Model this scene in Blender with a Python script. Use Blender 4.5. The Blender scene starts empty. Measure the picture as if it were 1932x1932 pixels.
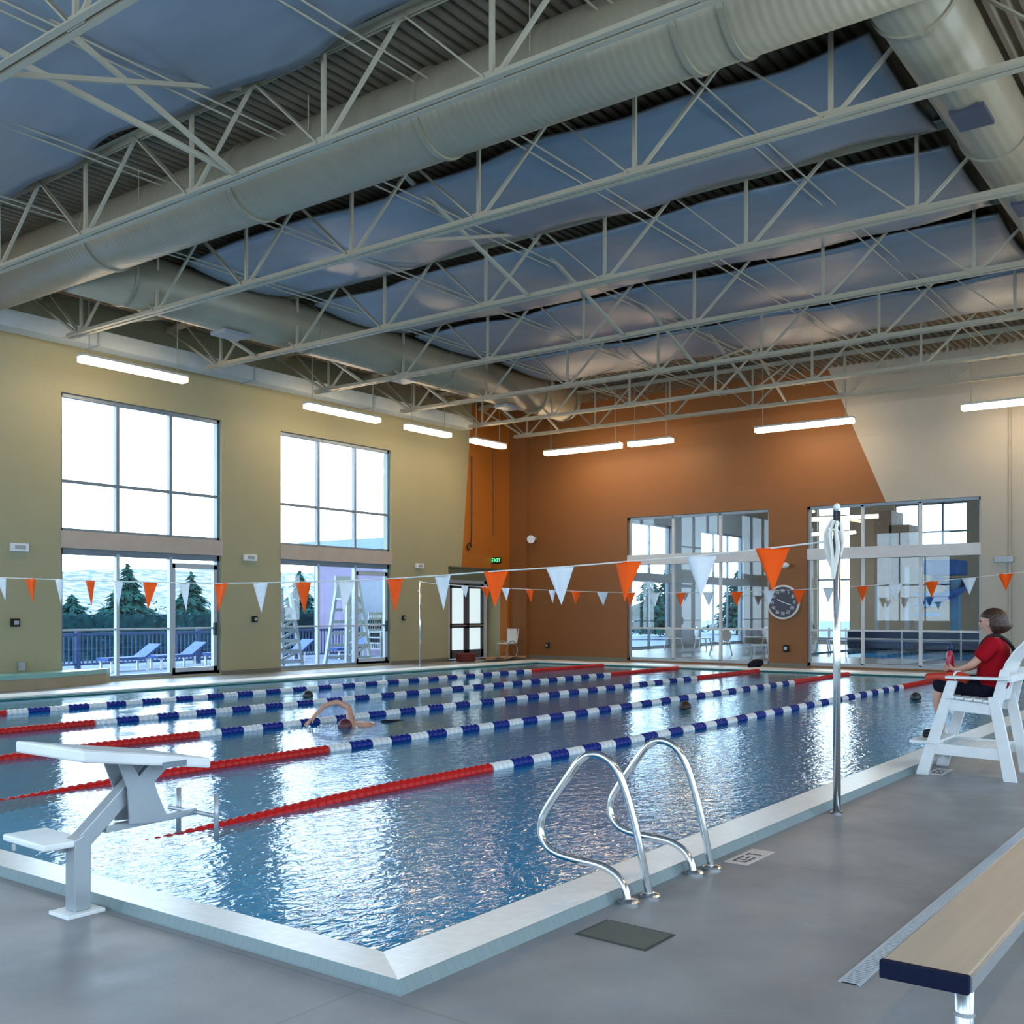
import bpy, math, random
from mathutils import Vector, Matrix
random.seed(7)
S = bpy.context.scene
COL = S.collection
PI = math.pi

# ------------------------------------------------------------------ camera
YAW = math.atan(1462/1966)
cam_d = bpy.data.cameras.new('camera'); cam = bpy.data.objects.new('camera', cam_d); COL.objects.link(cam)
cam.location = (0, 0, 1.53)
cam.rotation_euler = (PI/2, 0, YAW-PI/2)
cam_d.sensor_width = 36; cam_d.lens = 1966/1932*36; cam_d.shift_y = 186/1932
cam_d.clip_start = .05; cam_d.clip_end = 1000
S.camera = cam
# ------------------------------------------------------------------ world, exposure
W = bpy.data.worlds.new('sky'); S.world = W; W.use_nodes = True
SKY_COL = (.70, .85, 1.0); SKY_STR = 4.6
LAMP_STR = 15.0
W.node_tree.nodes['Background'].inputs[0].default_value = (*SKY_COL, 1)
W.node_tree.nodes['Background'].inputs[1].default_value = SKY_STR
S.view_settings.view_transform = 'Standard'; S.view_settings.look = 'None'
S.view_settings.exposure = 0.8; S.view_settings.gamma = 1; S.view_settings.use_curve_mapping = False
S.cycles.use_denoising = True
S.cycles.max_bounces = 10; S.cycles.diffuse_bounces = 5; S.cycles.transparent_max_bounces = 24
S.cycles.sample_clamp_indirect = 6.0
S.cycles.caustics_reflective = False; S.cycles.caustics_refractive = False

def portal(x, y, z, sx, sz, rot):
    l = bpy.data.lights.new('window_portal', 'AREA'); l.shape = 'RECTANGLE'; l.size = sx; l.size_y = sz
    l.cycles.is_portal = True
    o = bpy.data.objects.new('window_portal', l); COL.objects.link(o); o.location = (x, y, z); o.rotation_euler = rot
# openings in the left wall (x0,x1), sill 0.06 to head 6.05
WY, FX, RY, NX, ZC = 20.3, 27.3, -5.0, -4.0, 8.02
LWIN = [(-.15, 3.88), (5.70, 9.73), (11.71, 15.74), (17.56, 21.58)]  # first two lie out of view, continuing the row, included for their daylight
for a, b in LWIN:
    portal((a+b)/2, WY+.12, 3.05, b-a, 5.9, (-PI/2, 0, 0))
# unseen windows added in the near end and right walls for fill daylight
NWIN_FILL = [(-3.5, .5), (2.5, 6.5), (8.5, 12.5), (14.5, 18.5)]
for a, b in NWIN_FILL:
    portal(NX-.12, (a+b)/2, 3.4, b-a, 5.0, (0, -PI/2, 0))

RWIN_FILL = [(-2.5, 1.5), (4.0, 8.0), (10.5, 14.5), (17, 21)]
for a, b in RWIN_FILL:
    portal((a+b)/2, RY-.12, 3.4, b-a, 5.0, (PI/2, 0, 0))

# ------------------------------------------------------------------ materials
MATS = {}
def mat(name, col, rough=.6, metal=0, var=.06, vscale=3, bump=0, bscale=20, emit=None, estr=0, spec=.5, stretch=(1,1,1)):
    if name in MATS: return MATS[name]
    m = bpy.data.materials.new(name); m.use_nodes = True; MATS[name] = m
    nt = m.node_tree; b = nt.nodes['Principled BSDF']
    b.inputs['Roughness'].default_value = rough; b.inputs['Metallic'].default_value = metal
    b.inputs['Specular IOR Level'].default_value = spec
    tc = nt.nodes.new('ShaderNodeTexCoord'); mp = nt.nodes.new('ShaderNodeMapping'); mp.inputs['Scale'].default_value = stretch
    nt.links.new(tc.outputs['Object'], mp.inputs[0])
    n = nt.nodes.new('ShaderNodeTexNoise'); n.inputs['Scale'].default_value = vscale; n.inputs['Detail'].default_value = 4
    nt.links.new(mp.outputs[0], n.inputs['Vector'])
    r = nt.nodes.new('ShaderNodeValToRGB'); r.color_ramp.elements[0].position = .3; r.color_ramp.elements[1].position = .7
    r.color_ramp.elements[0].color = (*[c*(1-var) for c in col], 1); r.color_ramp.elements[1].color = (*[min(1, c*(1+var)) for c in col], 1)
    nt.links.new(n.outputs[0], r.inputs[0]); nt.links.new(r.outputs[0], b.inputs['Base Color'])
    if bump:
        n2 = nt.nodes.new('ShaderNodeTexNoise'); n2.inputs['Scale'].default_value = bscale; n2.inputs['Detail'].default_value = 3
        nt.links.new(mp.outputs[0], n2.inputs['Vector'])
        bp = nt.nodes.new('ShaderNodeBump'); bp.inputs['Strength'].default_value = bump; bp.inputs['Distance'].default_value = .02
        nt.links.new(n2.outputs[0], bp.inputs['Height']); nt.links.new(bp.outputs[0], b.inputs['Normal'])
    if emit:
        b.inputs['Emission Color'].default_value = (*emit, 1); b.inputs['Emission Strength'].default_value = estr
    return m
def N(nt, t, **kw):
    n = nt.nodes.new(t)
    for k, v in kw.items(): setattr(n, k, v)
    return n
def mth(nt, op, a, b=None):
    n = nt.nodes.new('ShaderNodeMath'); n.operation = op
    for i, v in enumerate((a, b)):
        if v is None: continue
        if isinstance(v, (int, float)): n.inputs[i].default_value = v
        else: nt.links.new(v, n.inputs[i])
    return n.outputs[0]

WHITE = mat('white_paint', (.80, .82, .84), .45)
TRUSS = mat('truss_paint', (.48, .415, .305), .5, var=.04)
DECK = mat('roof_deck_paint', (.24, .195, .135), .6, var=.1)
DUCTM = mat('duct_metal', (.35, .30, .21), .42, .10, var=.05)
FOIL = mat('insulation_foil', (.30, .325, .365), .40, .30, var=.06, vscale=1.2, bump=.25, bscale=2.5, stretch=(3, .6, 1))
STEEL = mat('stainless_steel', (.62, .64, .66), .18, 1, var=.03)
ALU = mat('brushed_aluminium', (.58, .61, .65), .32, .85, var=.04)
GREYM = mat('grey_powder_coat', (.36, .39, .42), .4, .3)
FRAME = mat('window_frame_metal', (.20, .25, .30), .4, .4)
FRAMEL = mat('window_frame_light', (.45, .52, .60), .4, .3)
BEIGE = mat('beige_panel', (.47, .40, .34), .6)
CREAM = mat('cream_panel', (.62, .64, .66), .5)
ORANGEF = mat('orange_vinyl', (.95, .10, .004), .6, spec=.15)
WHITEF = mat('white_vinyl', (.74, .76, .80), .5)
CORD = mat('white_cord', (.78, .76, .70), .6)
REDP = mat('red_plastic', (.55, .012, .012), .45, spec=.25)
BLUEP = mat('blue_plastic', (.004, .02, .22), .4, spec=.25)
WHITEP = mat('white_plastic', (.78, .80, .82), .35)
BLACKP = mat('black_plastic', (.01, .011, .014), .5, spec=.3)
NAVY = mat('navy_end_cap', (.006, .009, .03), .75, spec=.12)
SKIN = mat('skin', (.62, .33, .24), .5, var=.04)
HAIR = mat('brown_hair', (.045, .018, .010), .45, var=.35, vscale=25, bump=.6, bscale=40)
REDC = mat('red_cloth', (.33, .003, .012), .85, spec=.15, bump=.3, bscale=14)
DARKC = mat('dark_cloth', (.008, .009, .02), .85, spec=.15, bump=.3, bscale=14)
LAMP = mat('lamp_tube_diffuser', (1, .9, .75), .5, emit=(1, .74, .44), estr=LAMP_STR)
LAMPH = mat('lamp_housing', (.6, .58, .52), .4)
HOLE = mat('black_void', (.01, .01, .01), .9)
RUBBER = mat('dark_rubber', (.03, .03, .035), .7)
BENCHT = mat('bench_board', (.42, .33, .25), .38, var=.07, vscale=2, stretch=(.6, 12, 6))
TEAL = mat('teal_cap', (.25, .50, .48), .35)
TAN = mat('tan_tile', (.40, .33, .22), .5)
GRATE = mat('grey_grate', (.48, .52, .58), .45)
ROOFGRN = mat('green_sign', (.05, .6, .2), .4, emit=(.1, 1, .3), estr=1.2)

def wall_mat(name, cols, expr=None):
    """painted concrete block; expr(nt, X, Y, Z) -> factor choosing between the two paints"""
    m = bpy.data.materials.new(name); m.use_nodes = True; nt = m.node_tree; b = nt.nodes['Principled BSDF']
    b.inputs['Roughness'].default_value = .5; b.inputs['Specular IOR Level'].default_value = .35
    tc = N(nt, 'ShaderNodeTexCoord'); sp = N(nt, 'ShaderNodeSeparateXYZ'); nt.links.new(tc.outputs['Object'], sp.inputs[0])
    n = N(nt, 'ShaderNodeTexNoise'); n.inputs['Scale'].default_value = .9; n.inputs['Detail'].default_value = 5
    nt.links.new(tc.outputs['Object'], n.inputs['Vector'])
    if expr:
        f = expr(nt, *sp.outputs)
        mx = N(nt, 'ShaderNodeMix', data_type='RGBA'); nt.links.new(f, mx.inputs[0])
        mx.inputs[6].default_value = (*cols[0], 1); mx.inputs[7].default_value = (*cols[1], 1); col = mx.outputs[2]
    else:
        rgb = N(nt, 'ShaderNodeRGB'); rgb.outputs[0].default_value = (*cols[0], 1); col = rgb.outputs[0]
    hs = N(nt, 'ShaderNodeHueSaturation'); v = mth(nt, 'ADD', mth(nt, 'MULTIPLY', n.outputs[0], .16), .92)
    nt.links.new(v, hs.inputs['Value']); nt.links.new(col, hs.inputs['Color'])
    # block courses, 0.4 x 0.2 m
    cx = N(nt, 'ShaderNodeCombineXYZ'); nt.links.new(mth(nt, 'ADD', sp.outputs[0], sp.outputs[1]), cx.inputs[0]); nt.links.new(sp.outputs[2], cx.inputs[1])
    br = N(nt, 'ShaderNodeTexBrick'); br.inputs['Scale'].default_value = 1; br.inputs['Mortar Size'].default_value = .006
    br.inputs['Brick Width'].default_value = .406; br.inputs['Row Height'].default_value = .203; br.inputs['Mortar Smooth'].default_value = .5
    nt.links.new(cx.outputs[0], br.inputs['Vector'])
    bp = N(nt, 'ShaderNodeBump'); bp.inputs['Strength'].default_value = .35; bp.inputs['Distance'].default_value = .006; bp.invert = True
    nt.links.new(br.outputs['Fac'], bp.inputs['Height']); nt.links.new(bp.outputs[0], b.inputs['Normal'])
    nt.links.new(hs.outputs[0], b.inputs['Base Color'])
    return m
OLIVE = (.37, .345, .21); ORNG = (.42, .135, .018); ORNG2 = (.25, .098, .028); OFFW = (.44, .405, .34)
# left wall: olive paint up to a slightly leaning line near the far corner, orange beyond
WALL_L = wall_mat('left_wall_paint', (OLIVE, ORNG), lambda nt, X, Y, Z: mth(nt, 'GREATER_THAN', mth(nt, 'SUBTRACT', X, mth(nt, 'MULTIPLY', Z, .10)), 24.42))
# far wall: orange left of the leaning line, off-white right of it
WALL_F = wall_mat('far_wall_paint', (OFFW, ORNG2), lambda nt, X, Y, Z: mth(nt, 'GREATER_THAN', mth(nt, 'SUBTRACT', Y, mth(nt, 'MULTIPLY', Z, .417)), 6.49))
WALL_O = wall_mat('plain_wall_paint', (OFFW,))

def floor_mat():
    m = bpy.data.materials.new('deck_concrete'); m.use_nodes = True; nt = m.node_tree; b = nt.nodes['Principled BSDF']
    tc = N(nt, 'ShaderNodeTexCoord'); n = N(nt, 'ShaderNodeTexNoise'); n.inputs['Scale'].default_value = 1.3; n.inputs['Detail'].default_value = 6; n.inputs['Roughness'].default_value = .6
    nt.links.new(tc.outputs['Object'], n.inputs['Vector'])
    r = N(nt, 'ShaderNodeValToRGB'); r.color_ramp.elements[0].position = .32; r.color_ramp.elements[1].position = .7
    r.color_ramp.elements[0].color = (.20, .205, .218, 1); r.color_ramp.elements[1].color = (.29, .295, .31, 1)
    nt.links.new(n.outputs[0], r.inputs[0])
    br = N(nt, 'ShaderNodeTexBrick'); br.inputs['Scale'].default_value = 1; br.inputs['Brick Width'].default_value = 3.0; br.inputs['Row Height'].default_value = 3.0
    br.inputs['Mortar Size'].default_value = .008; br.offset = 0; nt.links.new(tc.outputs['Object'], br.inputs['Vector'])
    mx = N(nt, 'ShaderNodeMix', data_type='RGBA'); nt.links.new(mth(nt, 'MULTIPLY', br.outputs['Fac'], .25), mx.inputs[0])
    nt.links.new(r.outputs[0], mx.inputs[6]); mx.inputs[7].default_value = (.08, .08, .09, 1); nt.links.new(mx.outputs[2], b.inputs['Base Color'])
    n2 = N(nt, 'ShaderNodeTexNoise'); n2.inputs['Scale'].default_value = 3; n2.inputs['Detail'].default_value = 3; nt.links.new(tc.outputs['Object'], n2.inputs['Vector'])
    nt.links.new(mth(nt, 'ADD', mth(nt, 'MULTIPLY', n2.outputs[0], .3), .30), b.inputs['Roughness'])
    n3 = N(nt, 'ShaderNodeTexNoise'); n3.inputs['Scale'].default_value = 60; nt.links.new(tc.outputs['Object'], n3.inputs['Vector'])
    bp = N(nt, 'ShaderNodeBump'); bp.inputs['Strength'].default_value = .25; bp.inputs['Distance'].default_value = .004
    nt.links.new(n3.outputs[0], bp.inputs['Height']); nt.links.new(bp.outputs[0], b.inputs['Normal'])
    return m
FLOORM = floor_mat()

def tile_mat(name, col, grout, size, rough=.3):
    m = bpy.data.materials.new(name); m.use_nodes = True; nt = m.node_tree; b = nt.nodes['Principled BSDF']
    b.inputs['Roughness'].default_value = rough
    tc = N(nt, 'ShaderNodeTexCoord'); br = N(nt, 'ShaderNodeTexBrick'); br.offset = 0; br.inputs['Scale'].default_value = 1
    br.inputs['Brick Width'].default_value = size; br.inputs['Row Height'].default_value = size; br.inputs['Mortar Size'].default_value = size*.06
    br.inputs['Color1'].default_value = (*col, 1); br.inputs['Color2'].default_value = (*[c*.93 for c in col], 1); br.inputs['Mortar'].default_value = (*grout, 1)
    nt.links.new(tc.outputs['Object'], br.inputs['Vector']); nt.links.new(br.outputs[0], b.inputs['Base Color'])
    return m
COPING = tile_mat('white_coping_tile', (.93, .93, .93), (.84, .86, .88), .05)
COPEDGE = tile_mat('grey_coping_edge', (.17, .235, .255), (.14, .20, .215), .05, .4)
GUTTER = tile_mat('teal_gutter_tile', (.008, .15, .14), (.004, .09, .09), .05, .7)
BASIN = mat('pool_basin_plaster', (.008, .40, .76), .6, var=.08)

def schlick(nt, f0, bump=None, expo=5.0):
    lw = N(nt, 'ShaderNodeLayerWeight'); lw.inputs['Blend'].default_value = .5
    if bump is not None: nt.links.new(bump, lw.inputs['Normal'])
    p = mth(nt, 'POWER', lw.outputs['Facing'], expo)
    return mth(nt, 'ADD', mth(nt, 'MULTIPLY', p, 1-f0), f0)
def water_mat(name, tint, amp=1.0):
    m = bpy.data.materials.new(name); m.use_nodes = True; nt = m.node_tree; nt.nodes.clear()
    out = N(nt, 'ShaderNodeOutputMaterial'); gl = N(nt, 'ShaderNodeBsdfGlossy'); gl.inputs['Roughness'].default_value = .06
    tr = N(nt, 'ShaderNodeBsdfTransparent'); tr.inputs[0].default_value = (*tint, 1)
    mx = N(nt, 'ShaderNodeMixShader'); nt.links.new(gl.outputs[0], mx.inputs[2])
    df = N(nt, 'ShaderNodeBsdfDiffuse'); df.inputs[0].default_value = (.0, .43, .78, 1)   # light scattered back by the water itself
    m2 = N(nt, 'ShaderNodeMixShader'); m2.inputs[0].default_value = .42
    nt.links.new(tr.outputs[0], m2.inputs[1]); nt.links.new(df.outputs[0], m2.inputs[2]); nt.links.new(m2.outputs[0], mx.inputs[1])
    tc = N(nt, 'ShaderNodeTexCoord')
    mp = N(nt, 'ShaderNodeMapping'); mp.inputs['Rotation'].default_value = (0, 0, .5); mp.inputs['Scale'].default_value = (1, 1.5, 1)
    nt.links.new(tc.outputs['Object'], mp.inputs[0])
    n = N(nt, 'ShaderNodeTexNoise'); n.inputs['Scale'].default_value = 9; n.inputs['Detail'].default_value = 2.5; n.inputs['Distortion'].default_value = .8
    nt.links.new(mp.outputs[0], n.inputs['Vector'])
    n2 = N(nt, 'ShaderNodeTexNoise'); n2.inputs['Scale'].default_value = 1.3; n2.inputs['Detail'].default_value = 1; nt.links.new(mp.outputs[0], n2.inputs['Vector'])
    # the swimmers keep the right-hand lanes rougher than the left ones
    sp = N(nt, 'ShaderNodeSeparateXYZ'); nt.links.new(tc.outputs['Object'], sp.inputs[0])
    rr = N(nt, 'ShaderNodeMapRange'); rr.inputs[1].default_value = 5; rr.inputs[2].default_value = 12; rr.inputs[3].default_value = 1.15; rr.inputs[4].default_value = .4
    nt.links.new(sp.outputs[1], rr.inputs[0])
    h = mth(nt, 'ADD', mth(nt, 'MULTIPLY', mth(nt, 'MULTIPLY', n.outputs[0], rr.outputs[0]), 1.0), mth(nt, 'MULTIPLY', n2.outputs[0], 1.2))
    bp = N(nt, 'ShaderNodeBump'); bp.inputs['Strength'].default_value = amp; bp.inputs['Distance'].default_value = .0062
    nt.links.new(h, bp.inputs['Height'])
    nt.links.new(bp.outputs[0], gl.inputs['Normal']); nt.links.new(schlick(nt, .022, bp.outputs[0], 4.5), mx.inputs[0])
    nt.links.new(mx.outputs[0], out.inputs[0])
    return m
WATER = water_mat('pool_water_surface', (.74, .97, 1))

def glass_mat():
    m = bpy.data.materials.new('window_glass'); m.use_nodes = True; nt = m.node_tree; nt.nodes.clear()
    out = N(nt, 'ShaderNodeOutputMaterial'); gl = N(nt, 'ShaderNodeBsdfGlossy'); gl.inputs['Roughness'].default_value = 0
    tr = N(nt, 'ShaderNodeBsdfTransparent'); tr.inputs[0].default_value = (.90, .95, .97, 1)
    mx = N(nt, 'ShaderNodeMixShader'); nt.links.new(schlick(nt, .04), mx.inputs[0]); nt.links.new(tr.outputs[0], mx.inputs[1]); nt.links.new(gl.outputs[0], mx.inputs[2])
    nt.links.new(mx.outputs[0], out.inputs[0]); return m
GLASS = glass_mat()

# ------------------------------------------------------------------ mesh helpers
WL = {}
class MB:
    def __init__(s): s.v = []; s.f = []
    def box(s, x0, x1, y0, y1, z0, z1):
        k = len(s.v)
        s.v += [(x, y, z) for z in (z0, z1) for y in (y0, y1) for x in (x0, x1)]
        s.f += [tuple(k+i for i in q) for q in ((0,2,3,1),(4,5,7,6),(0,1,5,4),(2,6,7,3),(0,4,6,2),(1,3,7,5))]; return s
    def bar(s, p, q, w, h, up=(0, 0, 1)):
        p, q = Vector(p), Vector(q); d = (q-p).normalized(); u = Vector(up)
        if abs(d.dot(u)) > .98: u = Vector((1, 0, 0))
        a = d.cross(u).normalized()*w/2; b = a.cross(d).normalized()*h/2
        k = len(s.v)
        s.v += [tuple(c+e) for c in (p, q) for e in (-a-b, a-b, a+b, -a+b)]
        s.f += [tuple(k+i for i in t) for t in ((0,1,2,3),(7,6,5,4),(0,4,5,1),(1,5,6,2),(2,6,7,3),(3,7,4,0))]; return s
    def tube(s, pts, r, seg=10, cap=True):
        pts = [Vector(p) for p in pts]; n = len(pts); rs = r if isinstance(r, (list, tuple)) else [r]*n
        t0 = (pts[1]-pts[0]).normalized(); u = Vector((0, 0, 1)) if abs(t0.z) < .9 else Vector((1, 0, 0))
        a = t0.cross(u).normalized(); k = len(s.v)
        for i, p in enumerate(pts):
            t = (pts[min(i+1, n-1)]-pts[max(i-1, 0)]).normalized()
            a = (a-t*a.dot(t)).normalized(); b = t.cross(a)
            for j in range(seg):
                w = 2*PI*j/seg; s.v.append(tuple(p+(a*math.cos(w)+b*math.sin(w))*rs[i]))
        for i in range(n-1):
            for j in range(seg):
                s.f.append((k+i*seg+j, k+i*seg+(j+1) % seg, k+(i+1)*seg+(j+1) % seg, k+(i+1)*seg+j))
        if cap:
            s.f.append(tuple(k+j for j in reversed(range(seg)))); s.f.append(tuple(k+(n-1)*seg+j for j in range(seg)))
        return s
    def lathe(s, prof, c, seg=20):
        return s.tube([(c[0], c[1], c[2]+z) for r, z in prof], [max(r, 1e-4) for r, z in prof], seg)
    def ball(s, c, r, seg=16, rings=10, rot=None, fn=None):
        if isinstance(r, (int, float)): r = (r, r, r)
        k = len(s.v); c = Vector(c)
        for i in range(rings+1):
            th = PI*i/rings
            for j in range(seg):
                ph = 2*PI*j/seg; v = Vector((math.sin(th)*math.cos(ph)*r[0], math.sin(th)*math.sin(ph)*r[1], math.cos(th)*r[2]))
                if fn: v = fn(v)
                if rot is not None: v = rot @ v
                s.v.append(tuple(c+v))
        for i in range(rings):
            for j in range(seg): s.f.append((k+i*seg+j, k+(i+1)*seg+j, k+(i+1)*seg+(j+1) % seg, k+i*seg+(j+1) % seg))
        return s
    def prism(s, poly, vec):
        k = len(s.v); n = len(poly); vec = Vector(vec)
        s.v += [tuple(p) for p in poly]+[tuple(Vector(p)+vec) for p in poly]
        s.f.append(tuple(range(k+n-1, k-1, -1))); s.f.append(tuple(range(k+n, k+2*n)))
        for i in range(n): s.f.append((k+i, k+(i+1) % n, k+n+(i+1) % n, k+n+i))
        return s
    def grid(s, nx, ny, fn):
        k = len(s.v)
        for i in range(nx+1):
            for j in range(ny+1): s.v.append(fn(i/nx, j/ny))
        for i in range(nx):
            for j in range(ny): a = k+i*(ny+1)+j; s.f.append((a, a+ny+1, a+ny+2, a+1))
        return s
    def build(s, name, m, parent=None, smooth=False, bevel=0, label=None, kind=None, solid=0):
        me = bpy.data.meshes.new(name); me.from_pydata(s.v, [], s.f); me.validate(); me.materials.append(m)
        import bmesh
        bm = bmesh.new(); bm.from_mesh(me); bmesh.ops.recalc_face_normals(bm, faces=bm.faces); bm.to_mesh(me); bm.free()
        if smooth:
            for p in me.polygons: p.use_smooth = True
        o = bpy.data.objects.new(name, me); COL.objects.link(o); WL[o] = Vector((0, 0, 0))
        if parent is not None:
            o.parent = parent; o.location = -WL[parent]
        if bevel:
            b = o.modifiers.new('bevel', 'BEVEL'); b.width = bevel; b.segments = 2; b.limit_method = 'ANGLE'
        if solid:
            b = o.modifiers.new('solid', 'SOLIDIFY'); b.thickness = solid; b.offset = 0
        if label: o['label'] = label
        if kind: o['kind'] = kind
        return o
def tag(o, label, cat, group=None, kind=None):
    o['label'] = label; o['category'] = cat
    if group: o['group'] = group
    if kind: o['kind'] = kind
    return o
def thing(name, loc, label, cat, group=None):
    o = bpy.data.objects.new(name, None); COL.objects.link(o); o.location = loc; o.empty_display_size = .1
    WL[o] = Vector(loc); return tag(o, label, cat, group)
def copy_tree(o, parent=None):
    c = o.copy(); COL.objects.link(c); c.parent = parent; WL[c] = WL.get(o, Vector())
    for ch in list(o.children): copy_tree(ch, c)
    return c
def move_copy(o, loc, label, rotz=None):
    c = copy_tree(o); c.location = loc; c['label'] = label
    if rotz is not None: c.rotation_euler = (0, 0, rotz)
    return c
def struct(name, mb, m, **k): return mb.build(name, m, kind='structure', **k)
def one(name, mb, m, label, cat, group=None, kind=None, **k):
    return tag(mb.build(name, m, **k), label, cat, group, kind)
def skin(name, verts, edges, radii, m, parent=None, sub=2):
    me = bpy.data.meshes.new(name); me.from_pydata([tuple(v) for v in verts], edges, []); me.materials.append(m)
    o = bpy.data.objects.new(name, me); COL.objects.link(o); WL[o] = Vector((0, 0, 0))
    sm = o.modifiers.new('skin', 'SKIN'); sm.use_smooth_shade = True
    for i, r in enumerate(radii):
        r = r if isinstance(r, tuple) else (r, r)
        me.skin_vertices[0].data[i].radius = r; me.skin_vertices[0].data[i].use_root = (i == 0)
    ss = o.modifiers.new('subsurf', 'SUBSURF'); ss.levels = sub; ss.render_levels = sub
    if parent is not None: o.parent = parent; o.location = -WL[parent]
    return o

def smooth_path(pts, it=2):
    for _ in range(it):
        q = [pts[0]]
        for a, b in zip(pts, pts[1:]): q += [a.lerp(b, .25), a.lerp(b, .75)]
        q.append(pts[-1]); pts = q
    return pts
# ------------------------------------------------------------------ room shell
PX0, PX1, PY0, PY1 = 3.35, 25.30, 3.20, 17.9      # inner lip of the pool coping
OX0, OX1, OY0, OY1 = 3.05, 25.62, 2.82, 18.25      # outer foot of the coping
fl = MB()
for a in ((NX, OX0, RY, WY+.7), (OX1, FX+.3, RY, WY+.7), (OX0, OX1, RY, OY0), (OX0, OX1, OY1, WY+.7)):
    fl.box(a[0], a[1], a[2], a[3], -.2, 0)
struct('floor', fl, FLOORM)

def hwall(name, y0, y1, xa, xb, openings, m, ztop=ZC+.25):
    """wall along X between faces y0,y1 with openings (x0,x1,z0,z1)"""
    w = MB(); x = xa
    for (a, b, z0, z1) in sorted(openings):
        if a > x: w.box(x, a, y0, y1, -.2, ztop)
        if z0 > -.2: w.box(a, b, y0, y1, -.2, z0)
        w.box(a, b, y0, y1, z1, ztop); x = b
    if xb > x: w.box(x, xb, y0, y1, -.2, ztop)
    return struct(name, w, m)
def vwall(name, x0, x1, ya, yb, openings, m, ztop=ZC+.25):
    w = MB(); y = ya
    for (a, b, z0, z1) in sorted(openings):
        if a > y: w.box(x0, x1, y, a, -.2, ztop)
        if z0 > -.2: w.box(x0, x1, a, b, -.2, z0)
        w.box(x0, x1, a, b, z1, ztop); y = b
    if yb > y: w.box(x0, x1, y, yb, -.2, ztop)
    return struct(name, w, m)
DOOR = (24.08, 27.05, 0, 2.87)
hwall('wall_left', WY, WY+.3, NX-.3, FX, [(a, b, .04, 6.05) for a, b in LWIN]+[DOOR], WALL_L)
FWIN = [(6.01, 10.39), (11.48, 15.98)]
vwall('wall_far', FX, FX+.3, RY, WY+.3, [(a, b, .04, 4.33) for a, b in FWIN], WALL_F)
hwall('wall_right', RY-.3, RY, NX-.3, FX+.3, [(a, b, .9, 5.9) for a, b in RWIN_FILL], WALL_O)
vwall('wall_near', NX-.3, NX, RY, WY+.3, [(a, b, .9, 5.9) for a, b in NWIN_FILL], WALL_O)
# corner chase at the meeting of the two orange walls
struct('pillar', MB().box(FX-.14, FX, 19.62, WY, 0, ZC), WALL_F)
# recessed entry behind the left wall
rc = MB(); rc.box(24.08, 27.05, WY+.9, WY+1.0, 0, 2.87); rc.box(23.98, 24.08, WY+.3, WY+1.0, 0, 2.97); rc.box(27.05, 27.15, WY+.3, WY+1.0, 0, 2.97); rc.box(23.98, 27.15, WY+.3, WY+1.0, 2.87, 2.97)
struct('wall_entry', rc, wall_mat('olive_entry_paint', (OLIVE,)))
bb = MB()
xs = [NX]+[v for w in LWIN for v in w]+[24.08]
for i in range(0, len(xs), 2): bb.box(xs[i], xs[i+1], WY-.012, WY, 0, .10)
struct('baseboard_left', bb, mat('base_tile', (.16, .15, .12), .5))
bb = MB()
for a, b in ((RY, 6.01), (10.39, 11.48), (15.98, 19.62)): bb.box(FX-.012, FX, a, b, 0, .10)
struct('baseboard_far', bb, mat('base_tile', (.16, .15, .12), .5))

# corrugated roof deck, ribs along X
dk = MB(); pitch = .16; y = RY-.3; prof = []
while y < WY+.4:
    prof += [(y, ZC-.04), (y+.055, ZC-.04), (y+.075, ZC+.03), (y+.14, ZC+.03)]; y += pitch
k = len(dk.v)
for x in (NX-.3, FX+.3):
    dk.v += [(x, a, b) for a, b in prof]
n = len(prof)
for i in range(n-1): dk.f.append((i, i+1, n+i+1, n+i))
struct('ceiling', dk, DECK)
struct('ceiling_2', MB().box(NX-.3, FX+.3, RY-.3, WY+.3, ZC+.05, ZC+.2), DECK)

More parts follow.
